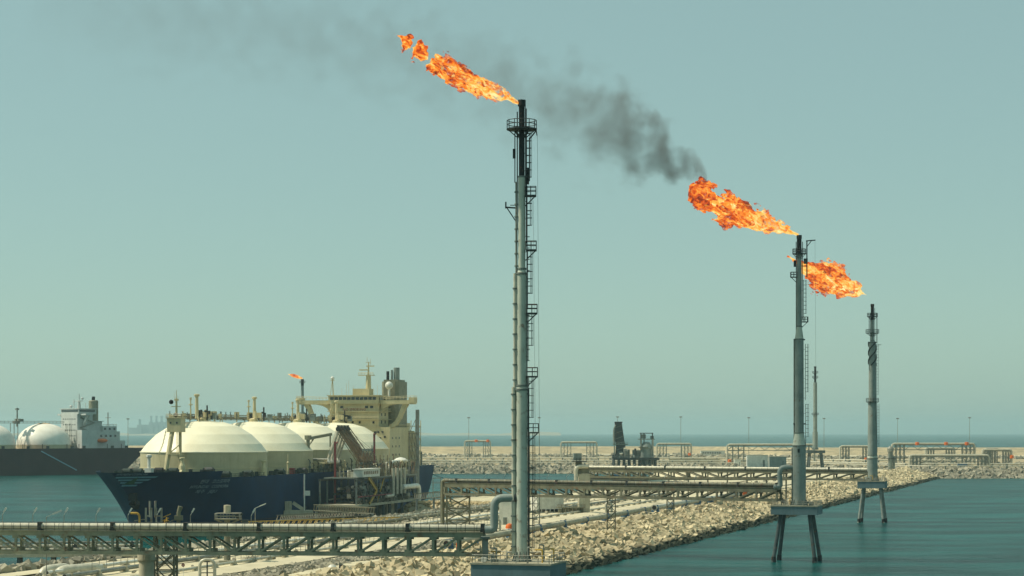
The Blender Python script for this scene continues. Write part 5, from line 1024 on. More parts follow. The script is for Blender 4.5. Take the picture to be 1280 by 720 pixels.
for x0, x1, lb, r in ((52, 78, 'left of two big pale pipe ends at the bottom left corner', 1.0), (72, 118, 'right and longer big pale pipe end at the bottom left corner', 1.05)):
    q = PD(x0, 0, 395); g0 = gz(q.x, q.y); t = thing('foreground_pipe', lb, 'pipe', (q.x, q.y, 0), 0, 'big pipes at the bottom left corner'); w = (x1 - x0) / F * 395
    part(t, 'pipe', M['insul'], lambda m: m.path([(0, 0, 1), (0, 0, 5.6), (w, 6, 5.9), (w + .4, 6, 2)], r, 14, 1.8), True); part(t, 'flange_ring', M['concrete'], lambda m: m.box((w * .5, 3, 4.4), (.8, 2.6, 2.4)))
q = G(229, 727); t = thing('road_sign', 'round red sign on a thin white post in the left foreground', 'sign', q); part(t, 'post', M['white'], lambda m: m.tube((0, 0, 0), (0, 0, 3.1), .05, n=6)); part(t, 'disc', M['red'], lambda m: m.tube((0, -.06, 3.0), (0, -.1, 3.0), .32, n=18)); part(t, 'disc_face', M['white'], lambda m: m.box((0, -.115, 3.0), (.36, .02, .09)))
# small coloured objects
q = G(637, 667); q.z += 1.0; t = thing('orange_buoy', 'orange dome shaped buoy lying just left of the nearest stack', 'buoy', q); part(t, 'body', M['orange'], lambda m: m.lathe([(1.05, .1), (1.1, .9), (.8, 1.5), (.1, 1.75)], n=16), True); part(t, 'base_ring', M['white'], lambda m: m.lathe([(.9, 0), (1.2, .05), (1.2, .35), (.9, .4)], n=16))
q = G(573, 691); t = thing('orange_barrier', 'upright orange hazard drum seen through the right end of the nearest bridge', 'drum', q); part(t, 'drum', M['orange'], lambda m: m.lathe([(.1, 0), (.5, .02), (.48, 1.2), (.5, 2.2), (.1, 2.25)], n=12)); part(t, 'band', M['red'], lambda m: m.lathe([(.5, .8), (.52, .82), (.52, 1.2), (.5, 1.22)], n=12))
q = G(662, 668); t = thing('blue_drum', 'blue drum with an orange rim beside the pipeline right of the nearest stack', 'drum', q); part(t, 'drum', M['blue'], lambda m: m.tube((0, -.6, .7), (0, .6, .7), .75, n=14)); part(t, 'rim', M['orange'], lambda m: m.lathe([(.7, -.05), (.85, -.05), (.85, .05), (.7, .05)], n=14).v and [m.v.__setitem__(i, (v[0], v[2] - .62, v[1] + .7)) for i, v in enumerate(m.v)])
q = G(968, 612); t = thing('orange_cabinet', 'orange cabinet standing below the middle bridge near its right end', 'cabinet', G(931, 625)); part(t, 'body', M['orange'], lambda m: m.box((0, 0, 1.9), (1.5, 1.2, 2.6))); part(t, 'plinth', M['concrete'], lambda m: m.box((0, 0, .3), (1.9, 1.7, .7)))
q = G(424, 712); t = thing('white_bag', 'white sack and dark drum dumped on the sand, centre foreground', 'sack', q); part(t, 'sack', M['white'], lambda m: m.lathe([(.1, 0), (.8, .1), (.9, .5), (.5, .95), (.1, 1.0)], (-1.3, -.5, 0), 12), True); part(t, 'drum', M['soot'], lambda m: m.lathe([(.1, 0), (.5, 0), (.5, .9), (.1, .92)], (.4, .5, 0), 12))

# lower pipe rack behind the far bridge
a, c = PZ(738, 592, 14), PZ(1002, 592, 14); a.y = c.y = 850; a.x, c.x = PD(738, 0, 850).x, PD(1000, 0, 850).x; d = c - a; LL = d.length
t = thing('pipe_rack', 'low pipe rack on many posts running behind the far bridge', 'pipe rack', (a.x, a.y, 0), 0)
for z, y, r, k in ((15.9, -.6, .32, 'insul'), (15.8, .6, .26, 'galv'), (13.2, 0, .4, 'dark'), (12.6, 1.0, .3, 'steel')): part(t, 'pipe', M[k], lambda m: m.tube((0, y, z), (LL, y, z), r, n=8), True)
for i in range(int(LL / 8) + 1):
    x = i * 8; g0 = gz(a.x + x, 850); part(t, 'post', M['tanbridge'], lambda m: m.bar((x, -1, min(g0, 0) - 1 if g0 < 0 else g0 - .3), (x, -1, 16.2), .35).bar((x, 1.2, min(g0, 0) - 1 if g0 < 0 else g0 - .3), (x, 1.2, 16.2), .35).bar((x, -1.3, 15.3), (x, 1.5, 15.3), .3).bar((x, -1.3, 12.1), (x, 1.5, 12.1), .3))
for i in range(7):
    lamp('rack_lamp', '%s small lamp from the left along the low pipe rack behind the far bridge' % ORD[i], (a.x + 5 + i * 12.5, 849, 16.1), 2.2, .6, .5, .1, 'lamps on the low pipe rack')
t = thing('moored_barge', 'low dark work barge moored in the inner harbour behind the middle bridge', 'barge', PD(787, 0, 1330), -.05)
t.location.z = 0; part(t, 'hull', M['boot'], lambda m: m.prism([(-11, -3.2), (9, -3.2), (11.5, 0), (9, 3.2), (-11, 3.2)], -1, 1.7)); part(t, 'cabin', M['blue'], lambda m: m.box((-8.5, 0, 3.2), (2.6, 3, 3)).box((-8.5, 0, 4.8), (3, 3.4, .2))); part(t, 'cargo', M['dark'], lambda m: m.box((1, 0, 2.2), (15, 4.6, 1.1)))

for i, x in enumerate((606, 630, 684, 708, 830, 868)):
    p = PD(x, 0, 565 + (x - 556) / (985 - 556) * (T2[1] - 565) + 2.2); p.z = 18.1
    lamp('walkway_lamp', '%s small lamp from the left along the middle pipe bridge' % ORD[i], p, 2.1, .7, .5, .07, 'lamps along the middle pipe bridge')

# ------------------------------------------------------------------ far arm: pipe loops, masts, cabins, loading towers
def farp(x, y, w=None):
    """point on the far arm under a photo pixel"""
    zz_ = 6.0
    for _ in range(8):
        p = PZ(x, y, zz_); zz_ = fgz(p.x, p.y) if p.y > front(p.x) else max(gz(p.x, p.y), 0)
    p.z = zz_; return p
def pipe_loop(label, x0, x1, yt, yb, leg=12, truss=False, orange=(), thick=.75, d=None):
    q0 = PD((x0 + x1) / 2, yb, d or 1800.0); q0.z = fgz(q0.x, q0.y) if q0.y > front(q0.x) else max(2, gz(q0.x, q0.y)); s = F / q0.y; w = (x1 - x0) / s; h = H - (yt - HZ) / s - q0.z
    t = thing('pipe_loop', label, 'pipe loop', q0, 0, 'pipe expansion loops on the far arm')
    for y, r in ((-1.4, thick), (1.4, thick * .8)): part(t, 'pipe', M['insul'], lambda m: m.path([(-w / 2, y, -.5), (-w / 2, y, h), (w / 2, y, h), (w / 2, y, -.5)], r, 8, 2.4), True)
    lw = min(leg, w * .28)
    for sx in (-1, 1):
        for k in range(4):
            x = sx * (w / 2 - lw * k / 3); part(t, 'leg', M['steel'], lambda m: m.bar((x, -1.8, 0), (x, -1.8, h - .6), .55).bar((x, 1.8, 0), (x, 1.8, h - .6), .55))
        for k in range(3):
            for j in range(3):
                xa, xb = sx * (w / 2 - lw * k / 3), sx * (w / 2 - lw * (k + 1) / 3); part(t, 'brace', M['steel'], lambda m: m.bar((xa, -1.8, h * j / 3), (xb, -1.8, h * (j + 1) / 3), .26).bar((xb, -1.8, h * (j + 1) / 3), (xa, -1.8, h * (j + 1) / 3), .26))
    part(t, 'beam', M['steel'], lambda m: m.box((0, 0, h - 1.1), (w - 1, 3.4, .6)))
    if truss:
        n = int(w / 5)
        for k in range(n): 
            xa = -w / 2 + k * w / n; xb = xa + w / n; part(t, 'truss_diagonal', M['steel'], lambda m: m.bar((xa, -1.8, h - 1.2), (xb, -1.8, h - 4.8), .4) if k % 2 else m.bar((xa, -1.8, h - 4.8), (xb, -1.8, h - 1.2), .4))
        part(t, 'lower_chord', M['steel'], lambda m: m.box((0, -1.8, h - 5), (w, .5, .6)))
    for fx, fz in orange: part(t, 'valve_actuator', M['orange'], lambda m: m.lathe([(.2, -1.3), (1.6, -1.2), (1.6, 1.1), (.2, 1.4)], (fx * w / 2, -2, fz * h), 10))
    return t
pipe_loop('leftmost pipe loop on the far arm, with orange valves on top', 581, 613, 551, 566, orange=((-.1, 1.0), (.8, 1.0)), d=2150)
pipe_loop('pipe loop on the far arm between the two nearest stacks, left of the dark tower', 701, 746, 552.5, 566.5, d=2120)
pipe_loop('pipe loop on the far arm just right of the squat loading tower', 821, 864, 554.5, 569, orange=((.9, .3),), d=2050)
pipe_loop('long trussed pipe loop on the far arm left of the middle stack', 909, 1018, 555.5, 578, 14, True, orange=((-.95, .15),), d=1750)
pipe_loop('pipe loop on the far arm between the middle stack and the strake stack', 1050, 1090, 557.5, 576, orange=((.6, .2),), d=1800)
pipe_loop('long pipe loop on trestle towers right of the strake stack', 1115, 1218, 554.5, 578, 10, True, orange=((-.4, 1.0), (.3, 1.0), (.8, 1.0)), d=1720)
pipe_loop('small pipe loop framed by the long one, right of the strake stack', 1157, 1193, 560, 577, d=1820)
pipe_loop('low trussed pipe bridge in front of the loops at the far right', 1137, 1236, 569, 583, 8, True, d=1560)
pipe_loop('rightmost pipe loop, with a large orange valve at its right foot', 1228, 1264, 562, 582, orange=((1.0, .55),), d=1650)
q = farp(1240, 588); t = thing('caged_riser', 'grey caged riser tower at the right end of the far trussed bridge', 'tower', q); lattice(t, 7, 0, 13.5, M['galv'], 3.4, .55, .3); part(t, 'risers', M['galv'], lambda m: [m.tube((x, -1, 0), (x, -1, 13), .5, n=7) for x in (-2, 0, 2)])
q = farp(1113, 588); t = thing('riser_tower', 'dark clustered riser tower just right of the strake stack', 'tower', q); part(t, 'shaft', M['steel'], lambda m: m.tube((0, 0, 0), (0, 0, 13), 1.6, n=10).tube((2.5, 0, 0), (2.5, 0, 10), .8, n=8)); part(t, 'cap', M['galv'], lambda m: m.lathe([(1.6, 13), (2.3, 13.4), (2.3, 15.5), (1, 17), (.1, 17.1)], n=12)); part(t, 'platform', M['dark'], lambda m: m.box((.5, 0, 8.5), (6.5, 5, .4)))
for i, (x, yt) in enumerate(((586, 522), (674, 522), (772, 521), (851, 521), (936, 522), (1030, 523), (1122, 523), (1212, 522))):
    d = 2260.0; p = PD(x, 0, d); p.z = fgz(p.x, p.y); ht = H - (yt - HZ) * d / F - p.z
    t = thing('light_mast', '%s thin floodlight mast from the left along the far arm' % ORD[i], 'light mast', p, 0, 'floodlight masts along the far arm'); part(t, 'pole', M['galv'], lambda m: m.tube((0, 0, 0), (0, 0, ht), .30, .2, n=7)); part(t, 'lamp_ring', M['steel'], lambda m: m.lathe([(.3, ht - .8), (1.6, ht - .6), (1.6, ht + .3), (.3, ht + .5)], n=10))
p = PD(160, 0, 1900); p.z = 3
t = thing('light_mast', 'thin floodlight mast standing between the two ships', 'light mast', p, 0, 'floodlight masts along the far arm'); part(t, 'pole', M['galv'], lambda m: m.tube((0, 0, 0), (0, 0, 41), .35, .22, n=7)); part(t, 'lamp_ring', M['steel'], lambda m: m.lathe([(.3, 40.4), (1.4, 40.6), (1.4, 41.4), (.3, 41.5)], n=10))
def cabin(label, x0, x1, yt, yb, mat, dp=6, wins=0, rz=0.0):
    q = farp((x0 + x1) / 2, yb); s = F / q.y; w, h = (x1 - x0) / s, (yb - yt) / s; t = thing('site_cabin', label, 'cabin', q, rz, 'cabins on the far arm'); part(t, 'wall', M[mat], lambda m: m.box((0, dp / 2, h / 2), (w, dp, h))); part(t, 'roof', M['concrete'], lambda m: m.box((0, dp / 2, h + .12), (w + .5, dp + .5, .3)))
    part(t, 'door', M['steel'], lambda m: m.box((w * .3, -.06, h * .32), (w * .1, .14, h * .6)))
    for k in range(wins): part(t, 'window', M['glass'], lambda m: m.box((-w * .4 + k * w * .8 / max(1, wins), -.08, h * .6), (w * .07, .14, h * .25)))
cabin('brighter white cabin left of the middle stack on the far arm', 934, 960, 569, 585, 'white'); cabin('grey long cabin directly left of the middle stack', 962, 983, 571, 584, 'stack_dark', 8)
cabin('small white kiosk with a door left of the white cabin', 918, 926, 574, 583, 'white', 4); cabin('low white row house with windows near the bund on the far arm', 876, 906, 563.5, 570, 'white', 7, 8)
cabin('long low pale shed on the far arm right of the squat loading tower', 836, 900, 574, 579.5, 'concrete', 5, 12)
t = thing('stockpile', 'small blue container lying on the bund at the right', 'container', farp(1203, 584)); part(t, 'shell', M['blue'], lambda m: m.box((0, 0, 1.2), (7, 2.4, 2.4)).box((0, 0, 2.46), (7.1, 2.5, .12))); part(t, 'door', M['galv'], lambda m: m.box((3.55, 0, 1.2), (.1, 2, 2.1)))
# second berth out in the harbour: dark leaning tower and squat tower on a piled deck
d = 1490.0; s = F / d; zf = lambda y: H - (y - HZ) / s; xf = lambda x: (x - 795) / s
t = thing('loading_berth', 'dark piled berth deck in the inner harbour carrying two loading towers', 'berth', (PD(795, 0, d).x, d, 0))
part(t, 'deck', M['dark'], lambda m: m.box((0, 0, zf(573.5)), (xf(821) - xf(764), 14, 1.6)))
for k in range(9):
    for y in (-5, 5): part(t, 'pile', M['pile'], lambda m: m.tube((xf(767 + 6.5 * k), y, -3), (xf(767 + 6.5 * k), y, zf(574)), .8, n=8))
part(t, 'railing', M['steel'], lambda m: m.rail([(xf(764), -6.8, zf(573)), (xf(821), -6.8, zf(573))], 1.3, .1, 2.5))
for k in range(16): x = R.uniform(764, 806); part(t, R.choice(['pump', 'valve', 'vessel']), R.choice([M['galv'], M['dark'], M['steel'], M['insul']]), lambda m: m.tube((xf(x), R.uniform(-5, 0), zf(573)), (xf(x), R.uniform(-5, 0), zf(R.uniform(560, 570))), R.uniform(.6, 1.7), n=9))
t = thing('loading_tower', 'tall dark tapering loading tower leaning slightly, in the inner harbour', 'tower', (PD(775, 0, d).x, d, 0))
X_ = lambda x: (x - 775) / s
def taper(m):
    q = [(769, 781.5, 573), (770, 781.5, 556), (768.5, 780, 550), (768.5, 777, 528.5)]
    for (a0, a1, ya), (b0, b1, yb) in zip(q, q[1:]):
        o = len(m.v); m.v += [(X_(a0), -3, zf(ya)), (X_(a1), -3, zf(ya)), (X_(a1), 3, zf(ya)), (X_(a0), 3, zf(ya)), (X_(b0), -2.6, zf(yb)), (X_(b1), -2.6, zf(yb)), (X_(b1), 2.6, zf(yb)), (X_(b0), 2.6, zf(yb))]; m.f += [(o, o + 1, o + 5, o + 4), (o + 1, o + 2, o + 6, o + 5), (o + 2, o + 3, o + 7, o + 6), (o + 3, o, o + 4, o + 7), (o + 4, o + 5, o + 6, o + 7)]
part(t, 'shaft', M['dark'], taper); part(t, 'platform', M['steel'], lambda m: m.box((X_(775.5), 0, zf(555.5)), (10.5, 8, .7)).rail([(X_(766), -4, zf(555)), (X_(784), -4, zf(555))], 1.3, .1, 2)); part(t, 'cap', M['soot'], lambda m: m.box((X_(773), 0, zf(528)), (5.4, 6, 1.0)))
part(t, 'side_pipe', M['galv'], lambda m: m.path([(X_(768), -3.4, zf(573)), (X_(767), -3.4, zf(536)), (X_(769.5), -3.4, zf(531))], .45, 7, 1).path([(X_(767.4), -2, zf(552)), (X_(767.4), -2, zf(538))], .8, 7), True)
for k in range(6): part(t, 'rib', M['steel'], lambda m: m.bar((X_(769 - .1 * k), -3.1, zf(570 - 7 * k)), (X_(781.5 - .7 * k), -3.1, zf(566 - 7 * k)), .35))
t = thing('loading_tower', 'squat loading tower with a grey drum and open top frame beside the dark one', 'tower', (PD(808, 0, d).x, d, 0)); X_ = lambda x: (x - 808) / s
part(t, 'drum', M['stack_dark'], lambda m: m.lathe([(3.7, zf(581)), (3.7, zf(561)), (4.4, zf(560)), (4.4, zf(558.5)), (2.4, zf(553)), (.1, zf(552.5))], n=18), True); part(t, 'frame', M['dark'], lambda m: [m.bar((X_(x), y, zf(570)), (X_(x), y, zf(541.5)), .5) for x in (801, 805, 815.5) for y in (-2, 2)] + [m.box((X_(808), 0, zf(541.5)), (9.4, 5.4, .6))])
part(t, 'top_box', M['steel'], lambda m: m.box((X_(804), 0, zf(545.5)), (3.6, 4, 3.0)).box((X_(815), 0, zf(547)), (2.4, 3, 2.4))); part(t, 'platform', M['tanbridge'], lambda m: m.box((X_(804), -2, zf(559)), (6.6, 6, .6)).box((X_(808), 0, zf(549)), (12, 6, .5))); part(t, 'drop_pipe', M['galv'], lambda m: m.tube((X_(815.5), -2.5, zf(581)), (X_(815.5), -2.5, zf(549)), .7, n=8).tube((X_(801), -2.5, zf(562)), (X_(801), -2.5, zf(549)), .6, n=8))
for k, (w, r, lb) in enumerate(((58, .45, 'front pipeline on short posts along the far arm'), (150, .6, 'middle pipeline on short posts along the far arm'), (330, .7, 'rear pipeline on short posts near the far bund'))):
    t = thing('pipeline', lb, 'pipeline', (0, 0, 0), 0, 'pipelines lying along the far arm'); xs_ = [-420 + 30 * i for i in range(28)]
    part(t, 'pipe', M['insul'], lambda m: m.path([(X, front(X) + w, fgz(X, front(X) + w) + 2.4) for X in xs_], r, 6), True)
    part(t, 'post_row', M['steel'], lambda m: [m.box((X, front(X) + w - .2, fgz(X, front(X) + w) + 1.0), (1.1, 1.4, 3.0)) for X in np.arange(-415, 380, 11)])['kind'] = 'stuff'
# mooring lines from the stern
for k, (x1, y1) in enumerate(((600, 607), (585, 604))):
    a = J(212, 15, 17); b_ = PZ(x1, y1, 3); t = thing('mooring_line', ['upper thin mooring line running from the stern to the right', 'lower thin mooring line running from the stern to the right'][k], 'rope', a)
    part(t, 'rope', M['dark'], lambda m: m.path([(b_ - a) * u + Vector((0, 0, -3.5 * u * (1 - u) * 4 * .5)) for u in np.linspace(0, 1, 9)], .09, 5))

# ------------------------------------------------------------------ flames: iso-surfaces of a turbulent field, then smoke
def vnoise(P, seed):
    r = np.random.default_rng(seed); T = r.random((32, 32, 32)); i = np.floor(P).astype(int); f = P - i; f = f * f * (3 - 2 * f); out = 0
    for a in (0, 1):
        for b_ in (0, 1):
            for c in (0, 1):
                w = (f[..., 0] if a else 1 - f[..., 0]) * (f[..., 1] if b_ else 1 - f[..., 1]) * (f[..., 2] if c else 1 - f[..., 2]); out = out + w * T[(i[..., 0] + a) % 32, (i[..., 1] + b_) % 32, (i[..., 2] + c) % 32]
    return out
def fbm(P, seed, o=4):
    s_, a, t = 0, 1.0, 0
    for k in range(o): s_ = s_ + a * vnoise(P * 2 ** k + 7.3 * k, seed + k); t += a; a *= .58
    return s_ / t - .5
def surface_nets(Fd, org, h):
    s = Fd > 0; nx, ny, nz = Fd.shape; c = [s[i:nx - 1 + i, j:ny - 1 + j, k:nz - 1 + k] for i in (0, 1) for j in (0, 1) for k in (0, 1)]; n = sum(x.astype(int) for x in c); act = (n > 0) & (n < 8)
    idx = -np.ones(act.shape, int); idx[act] = np.arange(act.sum()); acc = np.zeros(act.shape + (3,)); cnt = np.zeros(act.shape)
    off = [(i, j, k) for i in (0, 1) for j in (0, 1) for k in (0, 1)]
    for a in off:
        for ax in range(3):
            if a[ax]: continue
            b_ = list(a); b_[ax] = 1; fa = Fd[a[0]:nx - 1 + a[0], a[1]:ny - 1 + a[1], a[2]:nz - 1 + a[2]]; fb = Fd[b_[0]:nx - 1 + b_[0], b_[1]:ny - 1 + b_[1], b_[2]:nz - 1 + b_[2]]; cr = (fa > 0) != (fb > 0)
            u = np.where(cr, fa / np.where(cr, fa - fb, 1), 0); p = np.zeros(act.shape + (3,)); p[...] = a; p[..., ax] = u; acc += np.where(cr[..., None], p, 0); cnt += cr
    ii = np.argwhere(act); V_ = (ii + acc[act] / cnt[act][:, None]) * h + org; Q = []
    for ax in range(3):
        a = [slice(1, -1)] * 3; a[ax] = slice(0, -1); b_ = list(a); b_[ax] = slice(1, None); e = np.argwhere(s[tuple(a)] != s[tuple(b_)])
        if not len(e): continue
        st = np.array([1, 1, 1]); st[ax] = 0; e = e + st; o1, o2 = [(1, 2), (2, 0), (0, 1)][ax]; q = []
        for d1, d2 in ((1, 1), (0, 1), (0, 0), (1, 0)):
            k = e.copy(); k[:, o1] -= d1; k[:, o2] -= d2; q.append(idx[k[:, 0], k[:, 1], k[:, 2]])
        q = np.stack(q, 1); fl = s[tuple(e.T)]; q[fl] = q[fl][:, ::-1]; Q.append(q)
    return V_, np.concatenate(Q)
def flame_mat(name, size, Lx):
    m = bpy.data.materials.new(name); m.use_nodes = True; n = m.node_tree; N_ = n.nodes; L_ = n.links; N_.clear()
    tc = N_.new('ShaderNodeTexCoord'); mp = N_.new('ShaderNodeMapping'); mp.inputs['Scale'].default_value = (.62, 1, 1); L_.new(tc.outputs['Object'], mp.inputs[0])
    t = N_.new('ShaderNodeTexNoise'); t.inputs['Scale'].default_value = .6 / size; t.inputs['Detail'].default_value = 5; t.inputs['Roughness'].default_value = .52; t.inputs['Distortion'].default_value = 1.3; L_.new(mp.outputs[0], t.inputs[0])
    sp_ = N_.new('ShaderNodeSeparateXYZ'); L_.new(tc.outputs['Object'], sp_.inputs[0]); mr_ = N_.new('ShaderNodeMapRange'); mr_.inputs[1].default_value = 0; mr_.inputs[2].default_value = Lx; mr_.inputs[3].default_value = .12; mr_.inputs[4].default_value = -.13; L_.new(sp_.outputs[0], mr_.inputs[0])
    ad_ = N_.new('ShaderNodeMath'); L_.new(t.outputs[0], ad_.inputs[0]); L_.new(mr_.outputs[0], ad_.inputs[1])
    sa = N_.new('ShaderNodeAttribute'); sa.attribute_name = 'spread'; sr = N_.new('ShaderNodeMapRange'); sr.inputs[1].default_value = .35; sr.inputs[2].default_value = 1.5; sr.inputs[3].default_value = .07; sr.inputs[4].default_value = -.15; L_.new(sa.outputs['Fac'], sr.inputs[0])
    ad2 = N_.new('ShaderNodeMath'); L_.new(ad_.outputs[0], ad2.inputs[0]); L_.new(sr.outputs[0], ad2.inputs[1]); ad_ = ad2
    r = N_.new('ShaderNodeValToRGB'); L_.new(ad_.outputs[0], r.inputs[0]); e = r.color_ramp.elements
    e[0].position = .26; e[0].color = lin(120, 44, 26); e[1].position = .70; e[1].color = lin(255, 236, 160)
    for p_, c_ in ((.36, lin(206, 78, 28)), (.46, lin(250, 136, 44)), (.55, lin(255, 190, 84))): x = e.new(p_); x.color = c_
    em = N_.new('ShaderNodeEmission'); em.inputs[1].default_value = 1.15; L_.new(r.outputs[0], em.inputs[0])
    t2 = N_.new('ShaderNodeTexNoise'); t2.inputs['Scale'].default_value = 1.6 / size; t2.inputs['Detail'].default_value = 4; L_.new(mp.outputs[0], t2.inputs[0]); ra = N_.new('ShaderNodeMapRange'); ra.inputs[1].default_value = .74; ra.inputs[2].default_value = 1.02; 
    a3 = N_.new('ShaderNodeMath'); a3.operation = 'MULTIPLY_ADD'; a3.inputs[1].default_value = .30; L_.new(sa.outputs['Fac'], a3.inputs[0]); L_.new(t2.outputs[0], a3.inputs[2]); L_.new(a3.outputs[0], ra.inputs[0])
    tr_ = N_.new('ShaderNodeBsdfTransparent'); mx_ = N_.new('ShaderNodeMixShader'); L_.new(ra.outputs[0], mx_.inputs[0]); L_.new(em.outputs[0], mx_.inputs[1]); L_.new(tr_.outputs[0], mx_.inputs[2])
    o_ = N_.new('ShaderNodeOutputMaterial'); L_.new(mx_.outputs[0], o_.inputs[0]); return m
def flame(label, tip, to, curve, rad, thr, h, size, seed, freq, amp=1.5):
    """tip, to: world points; curve: bow of the centre line; rad: list of (u, radius m)"""
    tip, to = Vector(tip), Vector(to); dv = to - tip; L = dv.length; xa = dv.normalized(); ya = Vector((0, 1, 0)); za = xa.cross(ya).normalized(); za = za if za.z > 0 else -za; ya = za.cross(xa)
    rm = max(r for _, r in rad) * 1.7; nx, nw = int(L * 1.08 / h), int(2 * rm / h); g = np.stack(np.meshgrid(np.arange(nx) * h - .02 * L, np.arange(nw) * h - rm, np.arange(nw) * h - rm, indexing='ij'), -1); u = g[..., 0] / L
    cz = curve[0] * np.sin(np.pi * np.clip(u, 0, 1)) + curve[1] * np.sin(2 * np.pi * np.clip(u, 0, 1)); us, rs = zip(*rad); rr = np.interp(u, us, rs); q = np.sqrt(g[..., 1] ** 2 + (g[..., 2] - cz) ** 2) / np.maximum(rr, 1e-3)
    P = g * np.array([freq * .6, freq, freq]) + 50; Fd = (1 - q) + amp * fbm(P, seed, 4) - np.interp(u, *zip(*thr)); Fd = np.where(q > 2.2, -1, Fd); Fd[0] = Fd[-1] = -1; Fd[:, 0] = Fd[:, -1] = -1; Fd[:, :, 0] = Fd[:, :, -1] = -1
    V_, Q = surface_nets(Fd, np.array([-.02 * L, -rm, -rm]), h); me = bpy.data.meshes.new('flame'); me.from_pydata(V_.tolist(), [], Q.tolist())
    uv = np.clip(V_[:, 0] / L, 0, 1); cv = curve[0] * np.sin(np.pi * uv) + curve[1] * np.sin(2 * np.pi * uv); qv = np.sqrt(V_[:, 1] ** 2 + (V_[:, 2] - cv) ** 2) / np.interp(uv, us, rs)
    at = me.attributes.new('spread', 'FLOAT', 'POINT'); at.data.foreach_set('value', qv.astype(np.float32)); me.polygons.foreach_set('use_smooth', [True] * len(me.polygons)); me.materials.append(flame_mat('burning_gas', size, L))
    o = bpy.data.objects.new('flame', me); COL.objects.link(o); o.matrix_world = Matrix.Translation(tip) @ Matrix((xa, ya, za)).transposed().to_4x4(); return tag(o, label, 'flame', 'flames blown to the left from the flare tips')
w1 = lambda x, y: PD(x, y, T1[1]); w2 = lambda x, y: PD(x, y, T2[1]); w3 = lambda x, y: PD(x, y, T3[1])
flame('highest flame, a long orange streak from the tallest stack', w1(647, 128), w1(500, 46), (-.9, .15), [(0, .28), (.06, .45), (.22, 1.0), (.45, 1.45), (.6, 1.6), (.7, 1.4), (.78, 1.5), (.84, 1.6), (.93, 1.4), (1, .8)], [(0, .0), (.6, .1), (.70, .5), (.74, 1.25), (.785, .4), (.85, .45), (.885, 1.3), (.92, .45), (.96, .55), (1, 1.3)], .105, .62, 21, 1.25, 2.6)
flame('middle flame, broad and deep orange, trailing black smoke', w2(996, 293), w2(862, 232), (-1.4, .3), [(0, .35), (.1, 1.1), (.3, 2.3), (.5, 3.3), (.68, 4.2), (.76, 3.2), (.86, 3.7), (.96, 3.0), (1, 1.0)], [(0, .0), (.6, .15), (.74, .5), (.8, .3), (.9, .2), (1, .5)], .2, 1.1, 37, .72, 2.4)
flame('ragged flame blowing left from the strake stack, partly behind the middle stack', w3(1084, 369), w3(988, 322), (-.8, .2), [(0, .4), (.08, 1.6), (.25, 3.6), (.45, 5.2), (.6, 5.6), (.72, 3.6), (.85, 2.0), (1, .8)], [(0, .35), (.1, .1), (.5, .15), (.7, .5), (1, .75)], .27, 1.4, 53, .55, 2.5)
flame('tiny distant flame above the ship bridge wing', PD(378, 473, d5), PD(360, 467.5, d5), (0, 0), [(0, .5), (.3, 1.2), (.7, 1.5), (1, .5)], [(0, 0), (1, .3)], .3, 2.5, 71, .5, 1.2)

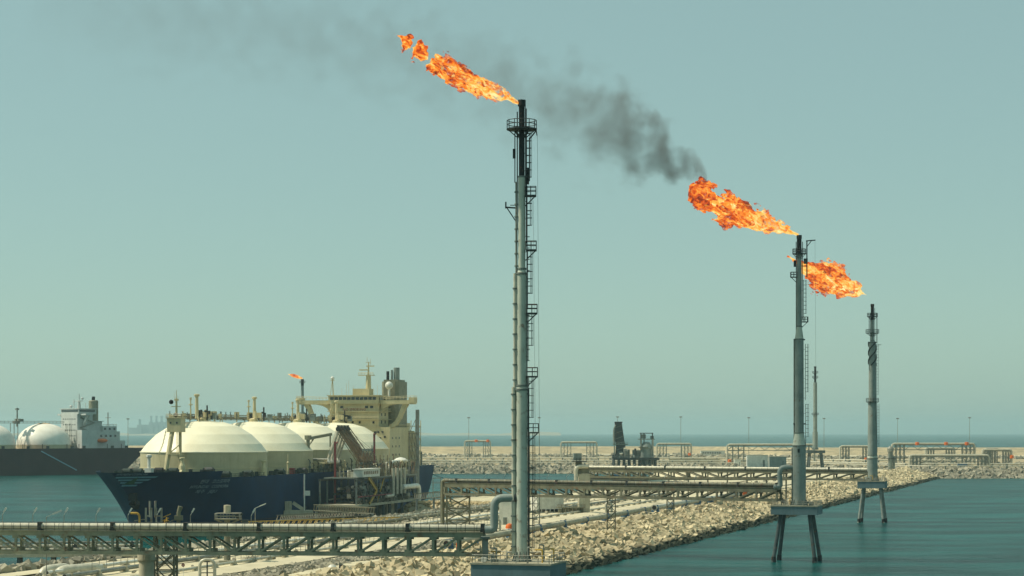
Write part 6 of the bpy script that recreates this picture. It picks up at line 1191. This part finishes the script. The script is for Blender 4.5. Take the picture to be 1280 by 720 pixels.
def smoke_mat():
    m = bpy.data.materials.new('black_smoke'); m.use_nodes = True; n = m.node_tree; N_ = n.nodes; L_ = n.links; N_.clear()
    tc = N_.new('ShaderNodeTexCoord'); sp_ = N_.new('ShaderNodeSeparateXYZ'); L_.new(tc.outputs['Object'], sp_.inputs[0])
    def curve(pts, lo, hi):
        mr_ = N_.new('ShaderNodeMapRange'); mr_.inputs[1].default_value = 0; mr_.inputs[2].default_value = SL; L_.new(sp_.outputs[0], mr_.inputs[0])
        c = N_.new('ShaderNodeFloatCurve'); cm = c.mapping.curves[0]; cm.points[0].location = pts[0]; cm.points[1].location = pts[-1]
        for p_ in pts[1:-1]: cm.points.new(*p_)
        c.mapping.update(); L_.new(mr_.outputs[0], c.inputs[1]); r_ = N_.new('ShaderNodeMapRange'); r_.inputs[3].default_value = lo; r_.inputs[4].default_value = hi; L_.new(c.outputs[0], r_.inputs[0]); return r_.outputs[0]
    def math_(op, a, b_=None):
        x = N_.new('ShaderNodeMath'); x.operation = op
        for i, v in enumerate((a, b_)):
            if v is None: continue
            if isinstance(v, (int, float)): x.inputs[i].default_value = v
            else: L_.new(v, x.inputs[i])
        return x.outputs[0]
    cz = curve(SMC, 0, SMZ); rr = curve(SMR, 0, SMRR); de = curve(SMD, 0, SMDD)
    dz = math_('SUBTRACT', sp_.outputs[2], cz); q = math_('DIVIDE', math_('SQRT', math_('ADD', math_('MULTIPLY', dz, dz), math_('MULTIPLY', sp_.outputs[1], sp_.outputs[1]))), rr)
    nz = N_.new('ShaderNodeTexNoise'); nz.inputs['Scale'].default_value = .17; nz.inputs['Detail'].default_value = 5; nz.inputs['Roughness'].default_value = .55; L_.new(tc.outputs['Object'], nz.inputs[0])
    v = math_('SUBTRACT', math_('ADD', math_('MULTIPLY', nz.outputs[0], 3.0), -.85), q); v = math_('MULTIPLY', v, 1.6); cl = N_.new('ShaderNodeClamp'); L_.new(v, cl.inputs[0]); dd = math_('MULTIPLY', cl.outputs[0], de)
    vo = N_.new('ShaderNodeVolumePrincipled'); vo.inputs['Color'].default_value = (.24, .235, .22, 1); L_.new(dd, vo.inputs['Density']); o_ = N_.new('ShaderNodeOutputMaterial'); L_.new(vo.outputs[0], o_.inputs['Volume']); m.cycles.volume_step_rate = .12; return m
a, b_ = w2(884, 226), w2(36, 226); SL = abs(b_.x - a.x); up = lambda y: (226 - y) / S2
SMZ = up(-20); cpt = [(868, 222), (850, 206), (800, 180), (740, 158), (650, 122), (560, 90), (400, 50), (200, 22), (20, 2)]
SMC = [((868 - x) / 848, up(y) / SMZ) for x, y in cpt]; SMRR = 22.0
SMR = [(0, .15), (.03, .30), (.06, .46), (.12, .68), (.22, .82), (.4, .86), (.7, .92), (1, 1)]; SMDD = .21; SMD = [(0, 1), (.04, .9), (.09, .62), (.14, .38), (.22, .17), (.32, .10), (.5, .065), (.75, .05), (1, .01)]
m = MB(); rings = []
for k in range(29):
    u = k / 28; x = SL * u; cz = np.interp(u, *zip(*SMC)) * SMZ; r = np.interp(u, *zip(*SMR)) * SMRR * 1.05 + .3
    rings += [(x, math.cos(2 * math.pi * j / 16) * r, cz + math.sin(2 * math.pi * j / 16) * r) for j in range(16)]
m.add(rings, [(i * 16 + j, i * 16 + (j + 1) % 16, (i + 1) * 16 + (j + 1) % 16, (i + 1) * 16 + j) for i in range(28) for j in range(16)] + [tuple(range(15, -1, -1)), tuple(range(28 * 16, 29 * 16))])
so = m.build('smoke_plume', smoke_mat()); so.location = a; so.rotation_euler = (0, 0, math.pi); tag(so, 'dark smoke plume drifting left and up from the middle flame', 'smoke', None, 'stuff')
